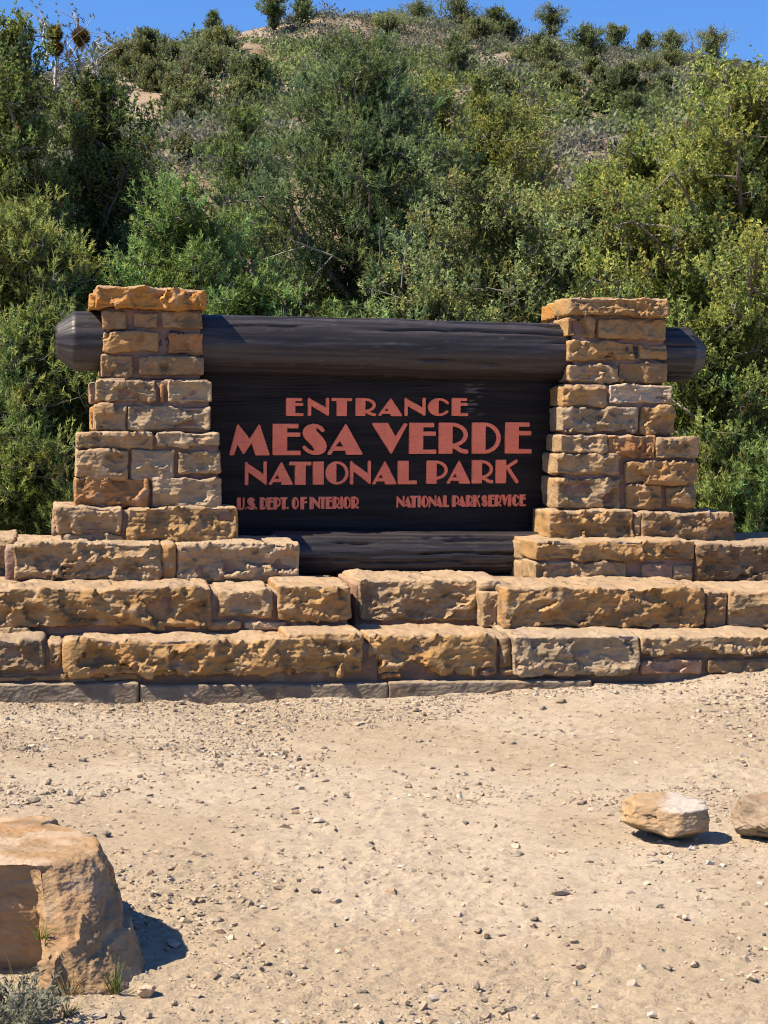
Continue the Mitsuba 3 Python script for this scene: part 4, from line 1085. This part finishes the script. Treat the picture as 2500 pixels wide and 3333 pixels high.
# trees on the hill: (px, py of foot, height px, width px, kind, profile, dark, label)
HILL = [(693, 125, 80, 80, 'p', 'cone', .8, 'pointed dark tree on the left shoulder of the ridge'), (889, 118, 125, 90, 'p', 'umbrella', .9, 'tall tree with a thick crown on the ridge left of the big pinyon'), (985, 95, 92, 75, 'p', 'oval', .85, 'second tall ridge tree, touching the big pinyon'),
        (482, 230, 122, 120, 'j', 'oval', .7, 'broad dark tree on the left slope below the skyline'), (384, 240, 76, 80, 'j', 'dome', .7, 'small dark tree at the left foot of the skyline'), (723, 182, 80, 110, 'j', 'dome', .95, 'bushy green tree below the orange ridge rock'),
        (672, 272, 110, 150, 'j', 'dome', .75, 'wide dark tree in the middle of the left slope'), (505, 300, 80, 130, 'j', 'dome', .75, 'dark spreading tree above the bare slope'), (430, 262, 70, 90, 'j', 'dome', .75, 'low dark tree beside the broad dark tree'),
        (1363, 78, 66, 105, 'j', 'umbrella', .9, 'flat topped tree with several stems on the ridge'), (1491, 104, 110, 135, 'j', 'oval', .8, 'big dense tree on the ridge right of the flat topped one'), (1612, 126, 92, 90, 'p', 'oval', .85, 'ridge tree with a pointed top beside the big dense one'),
        (1660, 130, 60, 70, 'j', 'dome', .8, 'low round tree right of the pointed ridge tree'), (1559, 140, 72, 100, 'j', 'dome', .85, 'round tree just below the big dense ridge tree'), (1796, 142, 112, 88, 'j', 'umbrella', .95, 'tall ridge tree with its bare stem showing'),
        (1913, 222, 125, 118, 'p', 'dome', .85, 'big rounded pinyon below the right skyline'), (2000, 162, 72, 80, 'j', 'umbrella', .9, 'ridge tree right of the big rounded pinyon'), (2101, 182, 68, 60, 'j', 'umbrella', .8, 'small dark ridge tree with two stems'),
        (2184, 208, 95, 100, 'j', 'umbrella', .95, 'two lobed ridge tree towards the right'), (2316, 222, 114, 120, 'j', 'umbrella', .9, 'umbrella shaped ridge tree near the right edge'), (2041, 382, 155, 120, 'p', 'oval', .55, 'big dark tree low on the right slope'),
        (1484, 256, 125, 95, 'p', 'oval', .75, 'dark tree on the slope below the big dense ridge tree'), (1792, 295, 78, 90, 'j', 'dome', .85, 'dark tree in the middle of the right slope'), (1960, 300, 70, 70, 'j', 'dome', .7, 'dark tree left of the big dark slope tree'), (2120, 260, 60, 100, 'j', 'dome', .9, 'low green tree below the two lobed ridge tree'),
        (600, 420, 80, 120, 'j', 'dome', .8, 'dark tree right of the bare slope'), (330, 330, 90, 110, 'j', 'dome', .7, 'dark tree behind the narrow juniper'), (1700, 230, 60, 80, 'j', 'dome', .95, 'green tree between the right slope trees'), (570, 215, 60, 90, 'j', 'dome', .85, 'dark tree right of the broad dark one'), (790, 330, 60, 120, 'j', 'dome', .9, 'blue green tree left of the big pinyon'),
        (1260, 120, 60, 120, 'j', 'dome', 1.0, 'green tree on the ridge right of the big pinyon')]
hrng = np.random.default_rng(321)
MORE = []
for k in range(34):
    left = k % 2
    px, py = (hrng.uniform(560, 860), hrng.uniform(270, 560)) if left else (hrng.uniform(1500, 2330), hrng.uniform(215, 420))
    w_ = hrng.uniform(60, 120)
    MORE.append((px, py, w_ * hrng.uniform(.7, 1.1), w_, 'jp'[k % 3 == 0], ('dome', 'oval', 'dome')[k % 3], hrng.uniform(.6, .9), 'dark little tree among the scrub of the ' + ('left' if left else 'right') + ' hill slope'))
for i, (px, py, hp, wp, kd, prf, dk, lab) in enumerate(HILL + MORE):
    b = hill_hit(px, py)
    sc_ = b[1] / FPX
    h, r = at_y(px, py - hp * 1.08, b[1])[2] - b[2] + 0.1, wp * sc_ / 2 * 1.12
    b[2] -= 0.1
    basec = np.array((.072, .086, .040) if kd == 'j' else (.062, .082, .038)) * dk ** .7 * 1.25
    q = h / 4.0
    make_tree('hill_tree', lab, 'tree', b, h, r, 'juniper', 800 + i, profile=prf, limbs=16, per=5 if i < len(HILL) else 4, tuft=40 if i < len(HILL) else 30, rc=.46 * r / 1.6, t0=.12, trunk_r=.10 * q, color=basec, blade=(.17 * q ** .3, .075 * q ** .3, .8), nb=2, inner=6, tight=.9, mult=1.2, group=None if i < len(HILL) else 'little trees on the ' + ('right', 'left')[i % 2 == (len(HILL) + 1) % 2] + ' hill slope', rise=.35, bark=(.12, .10, .085), top_clumps=4)
# dead snags on the ridge
for i, (px, py, hp, lab) in enumerate([(2252, 330, 190, 'tall grey snag on the right slope'), (2049, 165, 50, 'grey snag between ridge trees'), (1950, 165, 50, 'grey snag behind the big rounded pinyon'), (1055, 90, 82, 'grey bare tree on the ridge beside the big pinyon'), (2150, 250, 70, 'short grey snag below the two lobed ridge tree'), (1735, 130, 40, 'thin grey snag left of the bare stemmed ridge tree')]):
    b = hill_hit(px, py)
    h = hp * b[1] / FPX
    paths = []
    rng = np.random.default_rng(900 + i)
    tt = np.linspace(0, 1, 7)
    tr = b + np.column_stack([np.cumsum(rng.normal(0, .03 * h / 5, 7)), 0 * tt, tt * h])
    paths.append((tr, .055 * (1 - .8 * tt)))
    for k in range(26):
        t = rng.uniform(.25, 1)
        a = np.array([np.interp(t, tt, tr[:, j]) for j in range(3)])
        d = unit(np.array([rng.normal(), rng.normal(), rng.uniform(.1, .9)]))
        ln = h * rng.uniform(.08, .22)
        paths.append((np.array([a, a + d * ln * .5 + rng.normal(0, .03, 3), a + d * ln + [0, 0, .1 * ln]]), np.array([.03, .02, .008])))
    dv, df = tubes(paths, 4)
    key = fresh('dead_tree')
    scene[key] = ply((dv, df), 'bark_mat', color=np.array([.20, .175, .16]) * np.ones((len(dv), 1)))
    labels[key] = {'label': lab, 'category': 'dead tree'}

# scrub oak, sage and brush over the hill, one mass
rng = np.random.default_rng(44)
N = 15000
sx, sy = rng.uniform(-62, 62, N), 55 + 150 * rng.random(N) ** 1.1
ok = np.abs(sx) < sy * .27 + 3
sx, sy = sx[ok], sy[ok]
sz = hill_z(sx, sy)
ppx = IW / 2 + FPX * sx / sy
ppy = 1320 - FPX * (sz - EYE) / sy
bare = np.zeros(len(sx))
for bx, by, rx, ry in [(470, 400, 75, 95), (830, 120, 110, 40), (790, 190, 60, 40), (1650, 190, 50, 50), (1850, 330, 80, 30), (2000, 400, 70, 25), (900, 75, 90, 18), (760, 300, 60, 30), (1980, 330, 50, 30)]:
    bare = np.maximum(bare, np.exp(-((ppx - bx) / rx) ** 2 - ((ppy - by) / ry) ** 2))
dens = sst(0.30, 0.52, fbm(np.stack([sx / 9, sy / 16, 0 * sx], -1), 3, 45)) * (1 - 0.93 * np.clip(bare * 1.3, 0, 1))
ok = rng.random(len(sx)) < 0.80 * (1 - np.clip(bare * 1.25, 0, 1)) + 0.20 * dens
sx, sy, sz, ppx = sx[ok], sy[ok], sz[ok], ppx[ok]
n = len(sx)
SR = (.45 + 1.25 * rng.random(n) ** 1.8) * (0.75 + 0.25 * sy / 200)
kindr = fbm(np.stack([sx / 14, sy / 20, 0 * sx], -1), 2, 46) + rng.normal(0, .10, n)
SC = np.where((kindr > .60)[:, None], np.array([.082, .108, .042]), np.where((kindr > .47)[:, None], np.array([.066, .086, .046]), np.array([.092, .100, .072])))
SC = np.where((rng.random(n) < .07)[:, None], np.array([.12, .108, .09]), SC) * rng.uniform(.6, 1.3, (n, 1))
nt = (SR ** 1.5 * 84).astype(int) + 16
idx = np.repeat(np.arange(n), nt)
M_ = len(idx)
off = unit(rng.normal(0, 1, (M_, 3)))
off[:, 2] = np.abs(off[:, 2])
lump = 0.7 + 0.6 * noise(off * 2.2 + idx[:, None] * 3.7, 47)
off = off * (rng.random(M_) ** .4 * lump)[:, None] * np.array([1.1, 1.1, .85])
c = np.stack([sx, sy, sz - .05], -1)[idx] + off * SR[idx][:, None]
cc = SC[idx] * (1 + rng.normal(0, .08, M_))[:, None]
v, vc = blades(c, unit(off + [0, 0, .5]), 1, .24, .15, .8, rng, cc * np.array([2.15, 2.15, 2.2]))
scene['hillside_scrub'] = ply((v, np.arange(len(v)).reshape(-1, 3)), 'leaf_mat', color=vc)
labels['hillside_scrub'] = {'label': 'grey green scrub and brush covering the hillside', 'category': 'scrub', 'kind': 'stuff'}

# rocks on the hill
for i, (px, py, wpx, tone, lab) in enumerate([(684, 132, 40, (.62, .42, .24), 'pale orange rock on the left skyline shoulder'), (660, 150, 34, (.55, .36, .2), 'flat orange rock left of the pale orange one'), (835, 90, 30, (.50, .27, .15), 'reddish slab on top of the ridge'), (893, 158, 34, (.50, .40, .30), 'round boulder on the ridge slope'),
                                              (795, 130, 30, (.5, .38, .26), 'small boulder on the ridge slope left of the round one'), (1545, 170, 44, (.5, .34, .2), 'orange rock below the ridge right of the middle'), (1618, 205, 26, (.55, .48, .42), 'pale rock on the right bare streak'), (1860, 320, 60, (.42, .32, .24), 'dark ledge on the right slope'),
                                              (830, 182, 26, (.55, .36, .2), 'orange block on the slope left of the big pinyon')]):
    b = hill_hit(px, py)
    r = wpx * b[1] / FPX / 2
    put_rock('hill_rock', lab, 'rock', b - [0, 0, .1 * r], (r, r, r * .42), 950 + i, tone, sub=3, sink=.1, dark=.1, amp=.08)

# ------------------------------------------------------------------ plants at the boulder
sg = thing('grey_green_plant', 'silvery grey green bushy plant in the bottom left corner', 'plant')
rng = np.random.default_rng(61)
c0 = gpos(60, 3330) + np.array([-.02, -.06, 0])
stems, tc, td = [], [], []
for k in range(70):
    a = rng.uniform(0, 6.28)
    b = c0 + np.array([math.cos(a), math.sin(a), 0]) * rng.random() * .07
    d = unit(np.array([math.cos(a) * .8, math.sin(a) * .8, rng.uniform(.5, 1.3)]) + rng.normal(0, .2, 3))
    ln = rng.uniform(.07, .155)
    e = b + d * ln
    stems.append((np.array([b, (b + e) / 2 + rng.normal(0, .005, 3), e]), np.array([.0022, .0018, .001])))
    for t in np.linspace(.25, 1, 12):
        tc.append(lerp(b, e, t))
        td.append(unit(d + rng.normal(0, .55, 3)))
dv, df = tubes(stems, 4)
put('stem', ply((dv, df), 'bark_mat', color=np.full((len(dv), 3), .22)), sg)
tc, td = np.array(tc), np.array(td)


def leaf_quads(c, d, n, L, Wd, spread, rng, col):
    N = len(c)
    D = unit(d[:, None] + spread * rng.normal(0, 1, (N, n, 3)))
    s = unit(np.cross(D, rng.normal(0, 1, (N, n, 3))))
    L = L * rng.uniform(.6, 1.2, (N, n, 1))
    w = Wd * rng.uniform(.7, 1.2, (N, n, 1)) / 2
    o = c[:, None] + 0 * D
    v = np.stack([o, o + D * L * .5 + s * w, o + D * L, o + D * L * .5 - s * w], 2).reshape(-1, 3)
    f = np.array([[0, 1, 2], [0, 2, 3]])[None] + (np.arange(N * n) * 4)[:, None, None]
    cc = np.asarray(col) * (1 + .15 * rng.normal(0, 1, (N * n, 1)))
    return v, f.reshape(-1, 3), np.clip(np.repeat(cc, 4, 0), .01, .6)


v, f, vc = leaf_quads(tc, td, 3, .024, .0062, .55, rng, (.20, .215, .155))
put('leaves', ply((v, f), 'leaf_mat', color=vc), sg)


def grass_tuft(label, p, n, ln, col, seed, droop=.5, spread=.5, lean=(0, 0)):
    rng = np.random.default_rng(seed)
    V, FF, CC = [], [], []
    for k in range(n):
        a = rng.uniform(0, 6.28)
        b = p + np.array([math.cos(a), math.sin(a), 0]) * rng.random() * .018
        d = np.array([math.cos(a) * spread * rng.random() + lean[0], math.sin(a) * spread * rng.random() + lean[1], 1.0])
        d = unit(d)
        L = ln * rng.uniform(.5, 1.1)
        sd = unit(np.cross(d, rng.normal(0, 1, 3))) * rng.uniform(.0012, .0022)
        q, pts = b.copy(), []
        for s in range(6):
            w = 1 - s / 5.2
            pts += [q - sd * w, q + sd * w]
            d = unit(d + np.array([math.cos(a), math.sin(a), -1.1]) * droop * .22 * (s / 3))
            q = q + d * L / 5
        i0 = len(V) * 12
        V.append(np.array(pts))
        for s in range(5):
            FF += [[i0 + 2 * s, i0 + 2 * s + 1, i0 + 2 * s + 3], [i0 + 2 * s, i0 + 2 * s + 3, i0 + 2 * s + 2]]
        CC.append(np.tile(np.array(col) * rng.uniform(.7, 1.3), (12, 1)))
    key = fresh('grass_tuft')
    scene[key] = ply((np.vstack(V), np.array(FF)), 'leaf_mat', color=np.vstack(CC))
    labels[key] = {'label': label, 'category': 'grass'}


grass_tuft('green grass tuft at the foot of the boulder on its right', gpos(378, 3232), 46, .11, (.15, .19, .065), 62, spread=.5)
grass_tuft('dry straw coloured grass tuft at the foot of the boulder right of the bushy plant', gpos(225, 3240), 40, .10, (.33, .26, .13), 63, spread=.7)
grass_tuft('drooping green grass tuft in the crevice of the boulder', np.array([-.93, 4.47, .13]), 34, .07, (.15, .19, .06), 64, spread=.5, droop=1.1, lean=(.2, -.3))
grass_tuft('drooping pale grass tuft in front of the boulder at the bottom edge', gpos(215, 3312), 34, .09, (.24, .23, .11), 65, spread=.9, droop=.9, lean=(.3, 0))
grass_tuft('thin grass tuft growing through the grey green plant', gpos(60, 3300) + [0, 0, .02], 16, .17, (.18, .19, .08), 66, spread=.6, droop=.5, lean=(.2, 0))
